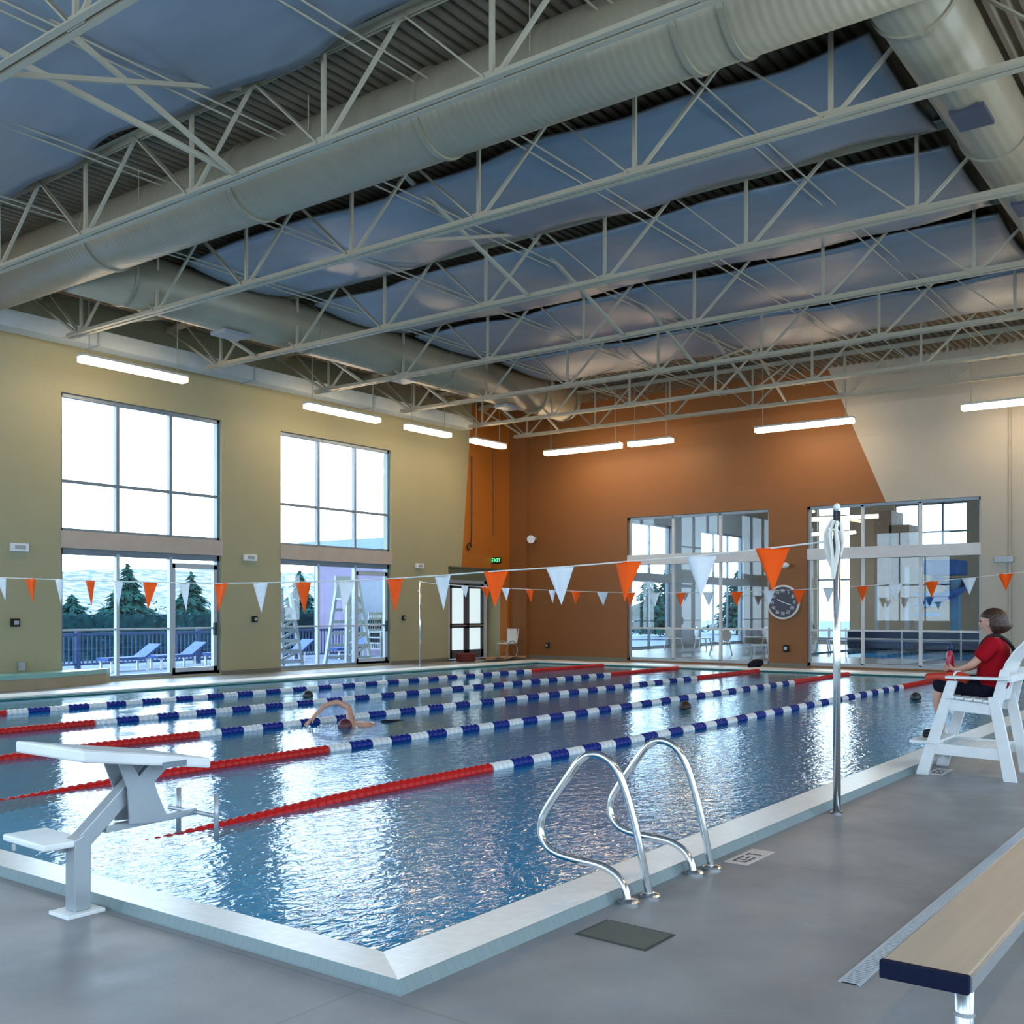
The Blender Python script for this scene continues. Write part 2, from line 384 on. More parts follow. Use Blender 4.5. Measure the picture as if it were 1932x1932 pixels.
# ------------------------------------------------------------------ windows
def left_window(i, a, b, door_bay=None):
    y = WY+.13; w3 = (b-a)/3
    f = MB()
    # perimeter of the upper light
    for x in (a, b-.07): f.box(x, x+.07, y-.05, y+.05, 3.19, 6.05); f.box(x, x+.07, y-.05, y+.05, .04, 2.83)
    f.box(a, b, y-.05, y+.05, 5.97, 6.05); f.box(a, b, y-.05, y+.05, 3.19, 3.25)
    f.box(a, b, y-.05, y+.05, 2.70, 2.83); f.box(a, b, y-.05, y+.05, .04, .12)
    w = struct('window_%d' % i, f, FRAME)
    mu = MB()
    for k in (1, 2):
        x = a+w3*k; mu.box(x-.04, x+.04, y-.06, y+.04, 3.2, 6.0)
    mu.box(a, b, y-.04, y+.04, 4.20, 4.26)
    mu.build('upper_mullions', FRAME, w)
    ml = MB()
    for k in (1, 2):
        x = a+w3*k; ml.box(x-.035, x+.035, y-.06, y+.04, .1, 2.75)
    ml.box(a, b, y-.03, y+.03, 1.10, 1.14)
    ml.build('lower_mullions', FRAMEL, w)
    MB().box(a, b, y+.005, y+.013, .1, 2.8).box(a, b, y+.005, y+.013, 3.2, 6.0).build('glass_pane', GLASS, w)
    MB().box(a-.02, b+.02, WY-.03, WY+.2, 2.83, 3.19).build('spandrel_panel', BEIGE, w, label='beige spandrel panel')
    if door_bay is not None:
        x0 = a+w3*door_bay; d = MB(); x1 = x0+w3
        d.box(x0+.04, x1-.06, y-.05, y+.05, 2.50, 2.62); d.box(x0+.04, x0+.12, y-.05, y+.05, .06, 2.6); d.box(x1-.16, x1-.06, y-.05, y+.05, .06, 2.6); d.box(x0+.04, x1-.06, y-.05, y+.05, .06, .22)
        d.build('door_leaf', FRAMEL, w)
        MB().box(x1-.18, x1-.13, y-.12, y-.05, .95, 1.25).build('door_pull', BLACKP, w)
    return w
for i, (a, b) in enumerate(LWIN): left_window(i+1, a, b, 2 if i >= 2 else None)
for i, (a, b) in enumerate(NWIN_FILL):  # near wall windows, added out of view to let in fill daylight
    f = MB(); x = NX-.15
    for yy in (a, a+1.3, a+2.67, b-.07): f.box(x-.04, x+.04, yy, yy+.07, .9, 5.9)
    for zz in (.9, 2.9, 5.83): f.box(x-.04, x+.04, a, b, zz, zz+.07)
    w = struct('window_%d' % (i+5), f, FRAME)
    MB().box(x-.004, x+.004, a, b, .9, 5.9).build('glass_pane', GLASS, w)
for i, (a, b) in enumerate(RWIN_FILL):  # right wall windows, likewise unseen and added to brighten the hall
    f = MB(); yy = RY-.15
    for x in (a, a+1.3, a+2.67, b-.07): f.box(x, x+.07, yy-.04, yy+.04, .9, 5.9)
    for zz in (.9, 2.9, 5.83): f.box(a, b, yy-.04, yy+.04, zz, zz+.07)
    w = struct('window_%d' % (i+15), f, FRAME)
    MB().box(a, b, yy-.004, yy+.004, .9, 5.9).build('glass_pane', GLASS, w)
def far_window(i, a, b):
    x = FX+.15; w3 = (b-a)/3; f = MB()
    for yy in (a, b-.06): f.box(x-.05, x+.05, yy, yy+.06, .04, 4.33)
    f.box(x-.05, x+.05, a, b, 4.26, 4.33); f.box(x-.05, x+.05, a, b, .04, .13)
    w = struct('window_%d' % i, f, GREYM)
    mu = MB()
    for k in (1, 2): yy = a+w3*k; mu.box(x-.05, x+.05, yy-.035, yy+.035, .1, 4.3)
    mu.build('mullions', CREAM, w)
    MB().box(x-.03, x+.03, a, b, .98, 1.03).build('mid_rail', CREAM, w)
    MB().box(x-.14, x+.12, a, b, 2.90, 3.20).build('transom_panel', CREAM, w)
    MB().box(x+.005, x+.013, a, b, .1, 2.9).box(x+.005, x+.013, a, b, 3.2, 4.3).build('glass_pane', GLASS, w)
far_window(9, *FWIN[1]); far_window(10, *FWIN[0])

# entry door
d = MB(); yy = WY+.84
DX0, DX1 = 24.98, 26.95
d.box(DX0, DX0+.10, yy-.06, yy+.06, 0, 2.5); d.box(DX1-.12, DX1, yy-.06, yy+.06, 0, 2.5); d.box(DX0, DX1, yy-.06, yy+.06, 2.4, 2.5)
dr = struct('door_1', d, CREAM)
for k in (0, 1):
    x0 = DX0+.11+k*.87; x1 = x0+.86; lf = MB()
    lf.box(x0, x0+.13, yy-.03, yy+.03, .02, 2.38); lf.box(x1-.13, x1, yy-.03, yy+.03, .02, 2.38); lf.box(x0, x1, yy-.03, yy+.03, 2.24, 2.38); lf.box(x0, x1, yy-.03, yy+.03, .02, .28); lf.box(x0, x1, yy-.03, yy+.03, .98, 1.12)
    L = lf.build('door_leaf', mat('dark_door_frame', (.10, .11, .13), .4), dr)
    MB().box(x0+.1, x1-.1, yy+.0, yy+.01, .2, 2.3).build('door_glass', mat('glowing_frosted_glass', (.55, .62, .62), .3, emit=(.75, .95, 1), estr=.45), L)  # faint emission in the glass stands in for a lit room behind
    MB().box(x0+.05, x1-.05, yy-.09, yy-.05, 1.03, 1.07).build('push_bar', ALU, L)

# ------------------------------------------------------------------ pool
cp = MB()
def ring(mb, o, i):
    """quad ring between two rectangles (x0,x1,y0,y1,z)"""
    k = len(mb.v)
    for (x0, x1, y0, y1, z) in (o, i): mb.v += [(x0, y0, z), (x1, y0, z), (x1, y1, z), (x0, y1, z)]
    for a in range(4): b = (a+1) % 4; mb.f.append((k+a, k+b, k+4+b, k+4+a))
CT = .055
ring(cp, (OX0+.02, OX1-.02, OY0+.03, OY1-.03, CT), (PX0, PX1, PY0, PY1, .025))
ring(cp, (PX0, PX1, PY0, PY1, .025), (PX0, PX1, PY0, PY1, -.004))
struct('pool_coping', cp, COPING)
ce = MB(); ring(ce, (OX0, OX1, OY0, OY1, 0), (OX0+.02, OX1-.02, OY0+.03, OY1-.03, CT))
struct('pool_coping_edge', ce, COPEDGE)
# shallow gutter just inside the lip, level with the water
gt = MB(); G = .10
ring(gt, (PX0, PX1, PY0, PY1, -.004), (PX0+G, PX1-G, PY0+G, PY1-G, -.02)); ring(gt, (PX0+G, PX1-G, PY0+G, PY1-G, -.02), (PX0+G, PX1-G, PY0+G, PY1-G, -.2))
struct('pool_gutter', gt, GUTTER)
bs = MB(); DEP = -1.6
ring(bs, (PX0+G, PX1-G, PY0+G, PY1-G, -.2), (PX0+G, PX1-G, PY0+G, PY1-G, DEP))
bs.box(PX0+G, PX1-G, PY0+G, PY1-G, DEP-.1, DEP)
struct('pool_basin', bs, BASIN)
one('pool_water', MB().grid(1, 1, lambda u, v: (PX0+G+(PX1-PX0-2*G)*u, PY0+G+(PY1-PY0-2*G)*v, -.035)), WATER,
    'blue rippled water filling the swimming pool', 'water', kind='stuff')

# ------------------------------------------------------------------ lane ropes
LY = [6.25, 8.53, 10.83, 13.12, 15.47]
def ribbed(x0, x1, y, z, r, pitch=.03, dip=None):
    m = MB(); pts = []; rs = []; x = x0; k = 0
    while x <= x1+1e-6:
        zz = z+(dip(x) if dip else 0); pts.append((x, y, zz)); rs.append(r if k % 4 in (1, 2) else r*.86); x += pitch; k += 1
    return m.tube(pts, rs, 12)
def rope_dip(x): return -.085*max(0, (6.6-x)/2.6)**1.5
rope = thing('lane_rope', (3.4, LY[0], -.05), 'nearest floating lane rope, red end then blue and white floats', 'lane rope', 'floating lane ropes across the pool')
MB().tube([(3.3, LY[0], -.14), (4, LY[0], -.14), (6.6, LY[0], -.05), (25.4, LY[0], -.05)], .006, 6).build('cable', ALU, rope)
ribbed(3.75, 8.02, LY[0], -.02, .062, .022, rope_dip).build('red_float_section', REDP, rope, smooth=False, label='red ribbed float section')
ribbed(21.60, 25.1, LY[0], -.02, .062, .022).build('red_float_section', REDP, rope, label='red ribbed float section')
nf = 20; pt = (21.58-8.04-.33)/nf
for k in range(nf+1):
    x = 8.05+k*pt
    if k: ribbed(x-pt+.33, x, LY[0], -.018, .064, .022).build('blue_float', BLUEP, rope, label='blue float')
    ribbed(x, x+.325, LY[0], -.02, .06, .022).build('white_float', WHITEP, rope, label='white float')
RL = [None, 'second floating lane rope from the near pool corner, red, blue and white', 'middle one of five lane ropes crossing the pool',
      'second floating lane rope from the window side of the pool', 'farthest floating lane rope, beside the pool edge under the windows']
for i in range(1, 5): move_copy(rope, (3.4, LY[i], -.05), RL[i])

# ------------------------------------------------------------------ roof trusses
TX = [5.2, 8.22, 11.05, 14.3, 17.45, 20.5, 23.4, 25.6]
ZB, ZT = 6.80, 7.84
NY0, NP = 3.94, 2.42
def truss(x, label):
    t = thing('roof_truss', (x, WY, ZB), label, 'roof truss', 'white steel roof trusses')
    def chord(name, z, y0, y1, s):
        m = MB()
        for sd in (-1, 1):
            m.box(min(x+sd*.02, x+sd*.095), max(x+sd*.02, x+sd*.095), y0, y1, z-.004, z+.004)
            m.box(min(x+sd*.02, x+sd*.028), max(x+sd*.02, x+sd*.028), y0, y1, min(z, z+s*.085), max(z, z+s*.085))
        m.build(name, TRUSS, t)
    chord('bottom_chord', ZB, RY+1.2, 18.95, 1); chord('top_chord', ZT+.08, RY, WY, -1)
    ys = [NY0+NP*k for k in range(-3, 7)]
    for yn in ys:
        if yn < RY+1: continue
        MB().bar((x, yn, ZB+.03), (x, yn, ZT+.04), .045, .045).build('web_vertical', TRUSS, t)
        for sd in (-1, 1):
            ye = yn+sd*NP/2
            if ye > 20 or ye < RY: continue
            m = MB(); q0, q1 = (x, yn+sd*.07, ZB+.05), (x, ye, ZT+.05)
            if sd > 0:
                for o in (-.03, .03): m.bar((x+o, q0[1], q0[2]), (x+o, q1[1], q1[2]), .02, .04, (1, 0, 0))
            else: m.bar(q0, q1, .04, .04)
            m.build('web_diagonal', TRUSS, t)
        MB().box(x-.012, x+.012, yn-.14, yn+.14, ZB, ZB+.12).build('gusset_plate', TRUSS, t)
    MB().bar((x, 18.6, ZB+.03), (x, WY-.05, ZT-.02), .05, .05).build('end_diagonal', TRUSS, t)
    MB().box(x-.1, x+.1, WY-.28, WY-.02, ZT-.06, ZT+.02).build('bearing_seat', TRUSS, t)
    return t
tl = ['steel roof truss crossing the top left corner of the view', 'steel roof truss directly in front of the big round duct',
      'steel roof truss just behind the big round duct', 'second roof truss behind the big round duct', 'roof truss over the near jamb of the second tall window',
      'third roof truss from the orange wall', 'second roof truss from the orange wall', 'last roof truss, hard against the orange wall']
t0 = truss(TX[0], tl[0])
for x, l in zip(TX[1:], tl[1:]): move_copy(t0, (x, WY, ZB), l)

# horizontal bridging rods under the deck, pairs running along X
bl = {5.5: 'near the bench side', 7.95: 'over the flag post', 10.35: 'over the middle lanes', 12.8: 'over the far lanes', 15.2: 'nearest the window wall'}
for y, w in bl.items():
    b = thing('bridging_rod_pair', (NX, y, 7.62), 'pair of thin steel bridging rods under the ceiling '+w, 'bridging rods', 'bridging rods between trusses')
    for o in (-.09, .09): MB().tube([(NX, y+o, 7.60), (FX, y+o, 7.60)], .013, 6).build('rod', TRUSS, b)
# sway bracing bars
def sway(y, x0, x1, label):
    b = thing('sway_brace', (x0, y, ZB), label, 'cross brace', 'cross braces between roof trusses')
    MB().bar((x0, y, ZB+.02), (x1, y, ZT+.04), .05, .05, (0, 1, 0)).build('brace_bar', TRUSS, b)
    MB().bar((x0, y+.06, ZT+.04), (x1, y+.06, ZB+.02), .05, .05, (0, 1, 0)).build('brace_bar', TRUSS, b)
wh = ['over the top left corner', 'inside the big duct bay', 'behind the big duct', 'over the second tall window', 'over the middle of the pool', 'toward the far end', 'by the far wall']
for i in range(len(TX)-1):
    if i == 1: continue
    for j, y in enumerate((10.2, 17.2)):
        sway(y, TX[i], TX[i+1], 'crossed steel sway braces %s, %s' % (wh[i], ('above the lanes', 'near the window wall')[j]))
# loose diagonal kickers seen running down to the second truss
kb = MB().bar((TX[0]+.1, 11.4, ZT-.1), (TX[1], 10.3, ZB+.06), .06, .06)
one('kicker_brace', kb, TRUSS, 'single light diagonal brace running down to the truss before the duct', 'roof brace')

# ------------------------------------------------------------------ insulation blankets between trusses
bays = [(NX+.4, 2.05, 'behind the camera side'), (2.35, 5.05, 'top left, in front of the first truss'), (5.35, 7.9, 'bay just before the big duct'), (11.33, 13.9, 'first bay beyond the big duct'),
        (14.5, 17.25, 'second bay beyond the big duct'), (17.6, 20.3, 'third bay beyond the big duct'), (20.75, 23.15, 'last bay, toward the orange wall')]
for bi, (a, b, w) in enumerate(bays):
    ph = bi*1.7
    def bf(u, v, a=a, b=b, ph=ph):
        y = 3.6+(15.75-3.6)*v if bi > 2 else RY+.2+(16.0-RY-.2)*v
        wob = .10*math.sin(y*1.15+ph)+.05*math.sin(y*2.9+ph*2)
        x = a+(b-a)*u+wob*(1 if u > .5 else -.8)*abs(2*u-1)**3
        z = 7.72-.07*math.sin(PI*u)*(1+.3*math.sin(y*1.3+ph))+.015*math.sin(y*2.6+u*4+ph)-.03*abs(math.sin(y*PI/NP+.5))*math.sin(PI*u)
        return (x, y, z)
    o = MB().grid(18, 90, bf).build('insulation_blanket', FOIL, smooth=True, solid=.05)
    tag(o, 'blue grey foil insulation blanket under the roof, '+w, 'insulation', 'insulation blankets under the roof')

# ------------------------------------------------------------------ ducts
def duct_mat():
    m = MATS['duct_metal']; nt = m.node_tree; b = nt.nodes['Principled BSDF']
    tc = N(nt, 'ShaderNodeTexCoord')
    w = N(nt, 'ShaderNodeTexWave', wave_type='BANDS', bands_direction='Y'); w.inputs['Scale'].default_value = 3.2
    nt.links.new(tc.outputs['Object'], w.inputs[0])
    bp = N(nt, 'ShaderNodeBump'); bp.inputs['Strength'].default_value = .3; bp.inputs['Distance'].default_value = .01
    nt.links.new(w.outputs[1], bp.inputs['Height']); nt.links.new(bp.outputs[0], b.inputs['Normal'])
duct_mat()
DXc, DZc, DR = 9.42, 7.42, .50
du = thing('round_duct', (DXc, 2.4, DZc), 'large round galvanised air duct crossing the whole ceiling', 'air duct')
MB().tube([(DXc, y, DZc) for y in (2.3, 6, 10, 14, 18.6)], DR, 48).build('duct_pipe', DUCTM, du, smooth=True)
for y in (14.92, 11.4, 8.05, 4.75, 4.25):
    MB().tube([(DXc, y-.035, DZc), (DXc, y+.035, DZc)], DR+.025, 48).build('joint_band', DUCTM, du, smooth=False)
for y in (13.4, 9.8, 6.4):
    m = MB()
    for sx in (-1, 1): m.tube([(DXc+sx*DR, y, DZc), (DXc+sx*DR, y, ZC-.05)], .008, 6)
    m.build('hanger_rod', TRUSS, du)
ly = 16.5
d2 = thing('branch_duct', (DXc, ly, DZc), 'round branch duct running along above the window wall', 'air duct')
MB().tube([(DXc+.3, ly, 7.42), (14, ly, 7.42), (19, ly, 7.42), (24.6, ly, 7.42)], .50, 40).build('duct_pipe', DUCTM, d2, smooth=True)
MB().tube([(24.6, ly, 7.42), (24.85, ly, 7.42)], [.53, .44], 40).build('end_cap', DUCTM, d2)
for x in (10.6, 14.9, 19.2, 23.1): MB().tube([(x, ly, 7.42), (x+.06, ly, 7.42)], .525, 40).build('joint_band', DUCTM, d2)
for x in (13.0, 17.9, 22): 
    MB().box(x-.3, x+.3, ly-.22, ly+.22, 6.86, 6.93).build('air_register', GREYM, d2)
d3 = thing('branch_duct', (DXc, 2.95, 7.4), 'round branch duct at the top right corner of the view, with square registers', 'air duct')
MB().tube([(DXc-.45, 2.85, 7.4), (12, 2.85, 7.4), (16, 2.85, 7.4), (24.0, 2.85, 7.4)], .40, 40).build('duct_pipe', DUCTM, d3, smooth=True)
for x in (10.2, 13.6, 17.5): MB().tube([(x, 2.85, 7.4), (x+.06, 2.85, 7.4)], .425, 40).build('joint_band', DUCTM, d3)
for x in (12.3, 15.5, 19): MB().box(x-.26, x+.26, 2.62, 2.98, 6.97, 7.02).build('air_register', mat('dark_register', (.08, .08, .11), .5), d3)
# flat rectangular duct along the window wall
d4 = thing('rectangular_duct', (NX, 19.7, 7.0), 'flat pale blue rectangular duct along the top of the window wall', 'air duct')
MB().box(NX, 24.2, 19.45, 19.9, 6.93, 7.25).build('duct_body', mat('painted_duct', (.42, .47, .48), .5), d4)
for x in (2, 7, 12, 16, 20): MB().box(x, x+.04, 19.43, 19.92, 6.91, 7.27).build('joint_flange', GREYM, d4)

# ------------------------------------------------------------------ hanging lamps
def lamp(x0, x1, y0, y1, z, label, top=None):
    cx, cy = (x0+x1)/2, (y0+y1)/2; al = (x1-x0) > (y1-y0)
    t = thing('linear_ceiling_lamp', (cx, cy, z), label, 'ceiling lamp', 'hanging linear lamps along the walls')
    h = MB()
    if al: h.box(x0, x1, cy-.12, cy+.12, z+.06, z+.11); p = [(x0+.2, cy), (x1-.2, cy)]
    else: h.box(cx-.12, cx+.12, y0, y1, z+.06, z+.11); p = [(cx, y0+.2), (cx, y1-.2)]
    h.build('housing', LAMPH, t, bevel=.01)
    g = MB()
    if al: g.box(x0+.01, x1-.01, cy-.11, cy+.11, z-.05, z+.06)
    else: g.box(cx-.11, cx+.11, y0+.01, y1-.01, z-.05, z+.06)
    g.build('diffuser', LAMP, t, bevel=.02)
    for q in p: MB().tube([(q[0], q[1], z+.1), (q[0], q[1], top or ZT+.1)], .012, 6).build('hanger_rod', TRUSS, t)
zl = 6.36
for x0, x1, l in ((-2, .4, 'out of view by the first windows'), (5.2, 7.6, 'out of view left of the tall windows'), (11.1, 13.5, 'nearest lamp over the left tall window'), (16.85, 19.3, 'lamp over the second tall window'), (20.35, 22.1, 'small lamp just right of the second tall window'), (23.1, 24.6, 'lamp at the far corner, on the window wall side')):
    lamp(x0, x1, 18.55, 18.65, zl, 'warm glowing linear hanging lamp, '+l)
for y0, y1, l in ((15.35, 18.0, 'leftmost along the orange wall'), (13.7, 15.1, 'short one, second along the orange wall'), (8.65, 11.25, 'long one where orange paint meets off-white'), (3.6, 6.12, 'rightmost, in front of the off-white wall'), (-1.6, 1, 'out of view at the right end of the far wall')):
    lamp(25.85, 25.95, y0, y1, 6.26, 'warm glowing linear hanging lamp, '+l)
for x0, x1, w_ in ((-2, .4, 'first from the near wall'), (5, 7.5, 'second from the near wall'), (12, 14.5, 'third from the near wall'), (18.5, 21, 'fourth from the near wall')):  # bench side lamps out of view, added for the light they give
    lamp(x0, x1, -1.85, -1.75, 6.3, 'unseen linear lamp added over the deck behind the bench, '+w_, 7.5)

# ------------------------------------------------------------------ backstroke flags
def flag_line(x, pts, y0z0, y1z1, size, label, seed):
    rnd = random.Random(seed)
    t = thing('flag_line', (x, y0z0[0], y0z0[1]), label, 'pennant line', 'strings of backstroke pennants')
    al = [y0z0]+[(p[0], p[1]) for p in pts]+[y1z1]
    MB().tube([(x, a, b) for a, b in al], .007, 6).build('cord', CORD, t)
    for i, (y, z, c) in enumerate(pts):
        w, h = size; m = MB(); n = 6; tw = rnd.uniform(-.25, .25); sw = rnd.uniform(-.05, .05)
        def pf(u, v, y=y, z=z):
            ww = w*(1-v)*.5; yy = (u-.5)*2*ww
            return (x+.02*math.sin(u*6+i)*(1-v)+yy*tw+sw*v, y+yy*math.cos(tw), z-h*v)
        m.grid(6, 8, pf).build('pennant', ORANGEF if c == 'o' else WHITEF, t, smooth=True, solid=.002, label='orange pennant' if c == 'o' else 'white pennant')
    return t
near = [(3.23, 2.02), (3.85, 1.98), (4.54, 1.95), (5.24, 1.92), (5.95, 1.90), (6.6, 1.875), (7.24, 1.855), (7.95, 1.845), (8.63, 1.84), (9.33, 1.845), (10.01, 1.85), (10.69, 1.865), (11.39, 1.885), (12.10, 1.905), (12.78, 1.93), (13.53, 1.955), (14.25, 1.98), (15.03, 2.01), (15.75, 2.04), (16.4, 2.07)]
flag_line(7.76, [(a, b, 'ow'[i % 2]) for i, (a, b) in enumerate(near)], (2.72, 2.06), (18.6, 2.2), (.27, .34), 'nearer string of orange and white pennants across the lanes', 3)
far = [(4.23, 2.22), (4.88, 2.15), (5.57, 2.10), (6.25, 2.06), (6.91, 2.03), (7.6, 2.0), (8.24, 1.97), (8.91, 1.955), (9.65, 1.94), (10.33, 1.935), (11.0, 1.93), (11.65, 1.935), (12.3, 1.95), (13.08, 1.97), (13.83, 2.0), (14.54, 2.03), (15.2, 2.06), (15.95, 2.1), (16.6, 2.14), (17.31, 2.18), (18.1, 2.23)]
flag_line(21.2, [(a, b, 'ow'[i % 2]) for i, (a, b) in enumerate(far)], (2.7, 2.34), (18.87, 2.31), (.27, .32), 'farther string of orange and white pennants, near the orange wall', 5)
def flag_post(x, y, label, top=2.28):
    t = thing('flag_post', (x, y, 0), label, 'flag post', 'posts carrying the pennant strings')
    MB().tube([(x, y, .0), (x, y, top)], .028, 14).build('post', STEEL, t, smooth=True)
    MB().lathe([(.05, 0), (.05, .012), (.034, .02)], (x, y, 0), 16).build('base_flange', STEEL, t)
    MB().ball((x, y, top+.03), (.026, .026, .03), 12, 8).build('finial', WHITEP, t, smooth=True)
    MB().tube([(x, y, 2.06), (x, y+.10, 2.06)], .012, 8).build('cord_hook', STEEL, t)
    return t
fp = flag_post(7.76, 2.72, 'nearest tall steel flag post on the deck edge')
m = MB()
for k in range(14):
    a = k*.9; q = .045+.012*(k % 3); m.tube(smooth_path([Vector(p) for p in ((7.76+.03*math.cos(a), 2.72+.03*math.sin(a), 2.24-.01*k), (7.76+q*math.cos(a), 2.74+q*math.sin(a), 2.12), (7.76+q*math.cos(a+.6), 2.75+q*math.sin(a+.6), 2.0), (7.76+.03*math.cos(a), 2.74, 1.88-.01*k))]), .013, 6)
one('tied_cord_bundle', m, CORD, 'loose white cord bundle tied round the top of the near flag post', 'cord')
move_copy(fp, (7.76, 18.6, 0), 'flag post under the window wall, carrying the nearer pennant string')
move_copy(fp, (21.2, 18.87, 0), 'slim flag post beside the yellow wall, right of the second tall window')
move_copy(fp, (21.2, 2.7, 0), 'flag post at the far right of the deck, beyond the lifeguard chair')

# ------------------------------------------------------------------ ladder rails
r1 = [(2.73, 0), (2.78, .26), (2.84, .49), (2.89, .64), (2.955, .725), (3.05, .75), (3.125, .715), (3.2, .61), (3.33, .43), (3.375, .34), (3.36, .25), (3.28, .185), (3.12, .17), (2.95, .168), (2.85, .14), (2.785, .08), (2.76, 0)]
def grab_rail(x, label):
    t = thing('ladder_grab_rail', (x, 2.74, 0), label, 'grab rail', 'pair of pool ladder rails')
    p = [Vector((x-.17*i/16, y, z)) for i, (y, z) in enumerate(r1)]
    MB().tube(smooth_path(p), .021, 14).build('rail_tube', STEEL, t, smooth=True)
    for q in (p[0], p[-1]):
        MB().lathe([(.058, 0), (.058, .012), (.05, .02), (.028, .026)], (q[0], q[1], 0), 18).build('floor_flange', STEEL, t)
    return t
g1 = grab_rail(4.9, 'bent steel ladder rail nearer to the camera')
g2 = copy_tree(g1); g2.location = (5.65, 2.74, 0); g2['label'] = 'bent steel ladder rail farther from the camera, beside the white depth tile'

# ------------------------------------------------------------------ deck furniture
# hatch
h = thing('deck_hatch', (4.26, 2.5, 0), 'square dark grey hatch plate set in the deck by the ladder', 'hatch')
MB().prism([(4.13, 2.70, .0), (4.42, 2.70, .0), (4.40, 2.31, .0), (4.11, 2.31, .0)], (0, 0, .003)).build('frame', mat('dark_seam', (.05, .055, .05), .7), h)
MB().prism([(4.145, 2.685, .003), (4.405, 2.685, .003), (4.385, 2.325, .003), (4.125, 2.325, .003)], (0, 0, .002)).build('cover', mat('hatch_cover', (.10, .105, .09), .7), h)
# depth tiles
def depth_tile(x, y, label):
    t = thing('depth_marker_tile', (x, y, 0), label, 'depth marker tile', 'white depth tiles in the deck')
    MB().box(x, x+.42, y-.15, y, 0, .004).build('tile', mat('white_tile', (.62, .58, .57), .4), t)
    k = MB(); z0, z1 = .004, .006
    for (a, b, c, d_) in ((.05, .20, -.045, -.033), (.05, .062, -.12, -.045), (.05, .20, -.12, -.108), (.10, .112, -.10, -.05), (.15, .20, -.085, -.073), (.27, .282, -.125, -.035), (.24, .29, -.047, -.035)):
        k.box(x+a, x+b, y+c, y+d_, z0, z1)
    k.build('tile_marking', mat('dark_marking', (.06, .05, .06), .5), t)
    return t
dt = depth_tile(5.86, 2.75, 'white depth tile in the deck beside the ladder')
move_copy(dt, (10.15, 2.72, 0), 'white depth tile in the deck under the lifeguard chair')
# trench drain
t = thing('trench_drain', (4.25, 1.44, 0), 'long narrow grey slotted drain running along the deck beside the bench', 'floor drain')
MB().box(4.25, 24, 1.400, 1.480, 0, .002).build('channel', HOLE, t)
m = MB(); m.box(4.25, 24, 1.395, 1.408, 0, .006); m.box(4.25, 24, 1.472, 1.485, 0, .006)
m.build('edge_rail', GRATE, t)
m = MB(); x = 4.26
while x < 24: m.box(x, x+.011, 1.405, 1.475, .001, .005); x += .023
m.build('slotted_grate', GRATE, t)
# bench
b = thing('deck_bench', (3.45, .88, 0), 'low bench with a tan board top and dark end cap', 'bench')
BZ = .45
MB().box(3.28, 7.4, .755, 1.005, BZ-.045, BZ).build('seat_board', BENCHT, b, bevel=.006)
MB().box(3.255, 3.285, .75, 1.01, BZ-.053, BZ+.002).build('end_cap', NAVY, b, bevel=.004)
MB().box(3.28, 7.4, .745, .757, BZ-.05, BZ-.004).box(3.28, 7.4, 1.003, 1.012, BZ-.05, BZ-.004).build('edge_trim', ALU, b)
for x in (3.42, 5.2, 7.0):
    L = MB().tube([(x, .80, 0), (x, .80, BZ-.05)], .028, 18).build('leg', ALU, b, smooth=True)
    MB().tube([(x, .80, .28), (x, .80, .292)], .032, 18).build('leg_collar', ALU, L)
    MB().lathe([(.06, 0), (.06, .01), (.03, .02)], (x, .80, 0), 18).build('floor_flange', ALU, L)
# low curved spa wall at the left
m = MB(); pl = [(6.0, 19.15), (8.5, 19.3), (10.0, 19.42), (11.2, 19.58), (12.0, 19.8), (12.6, 20.1), (12.8, 20.28), (6.0, 20.28)]
c = thing('spa_wall', (9, 19.8, 0), 'low curved tan wall with a turquoise top under the left tall window', 'low wall')
MB().prism([(x, y, 0) for x, y in pl], (0, 0, .21)).build('wall_body', TAN, c)
MB().prism([(x, y-.03 if y < 20.2 else y, .21) for x, y in pl], (0, 0, .09)).build('top_slab', TEAL, c)

# starting block
s = thing('starting_block', (2.9, 4.9, 0), 'white topped starting block with a grey metal arm on the near pool edge', 'starting block')
POST = mat('block_metal', (.42, .46, .50), .35, .5)
MB().box(2.815, 3.02, 4.82, 5.0, 0, .02).build('base_plate', WHITE, s, bevel=.004)
MB().prism([(2.875, 4.86, .02), (2.965, 4.86, .02), (2.965, 4.86, .35), (2.925, 4.86, .40), (2.875, 4.86, .38)], (0, .09, 0)).build('post', POST, s, bevel=.006)
MB().bar((2.905, 4.905, .34), (3.32, 4.905, .70), .075, .085, (1, 0, -1)).build('inclined_arm', POST, s, bevel=.006)
m = MB()
for y in (4.83, 4.965): m.prism([(3.10, y, .74), (3.155, y, .60), (3.165, y, .42), (3.40, y, .40), (3.33, y, .56), (3.31, y, .62), (3.42, y, .71), (3.29, y, .72), (3.22, y, .66), (3.17, y, .74)], (0, .012, 0))
m.build('side_bracket', POST, s)
MB().bar((3.06, 4.905, .40), (3.62, 4.905, .41), .05, .035).build('lower_strut', POST, s, bevel=.004)
MB().tube([(3.60, 4.70, .41), (3.60, 5.11, .41)], .012, 10).build('cross_tube', POST, s)
for y in (4.74, 5.08): MB().tube([(3.64, y, .26), (3.64, y, .52)], .014, 12).build('backstroke_grip', POST, s, smooth=True)
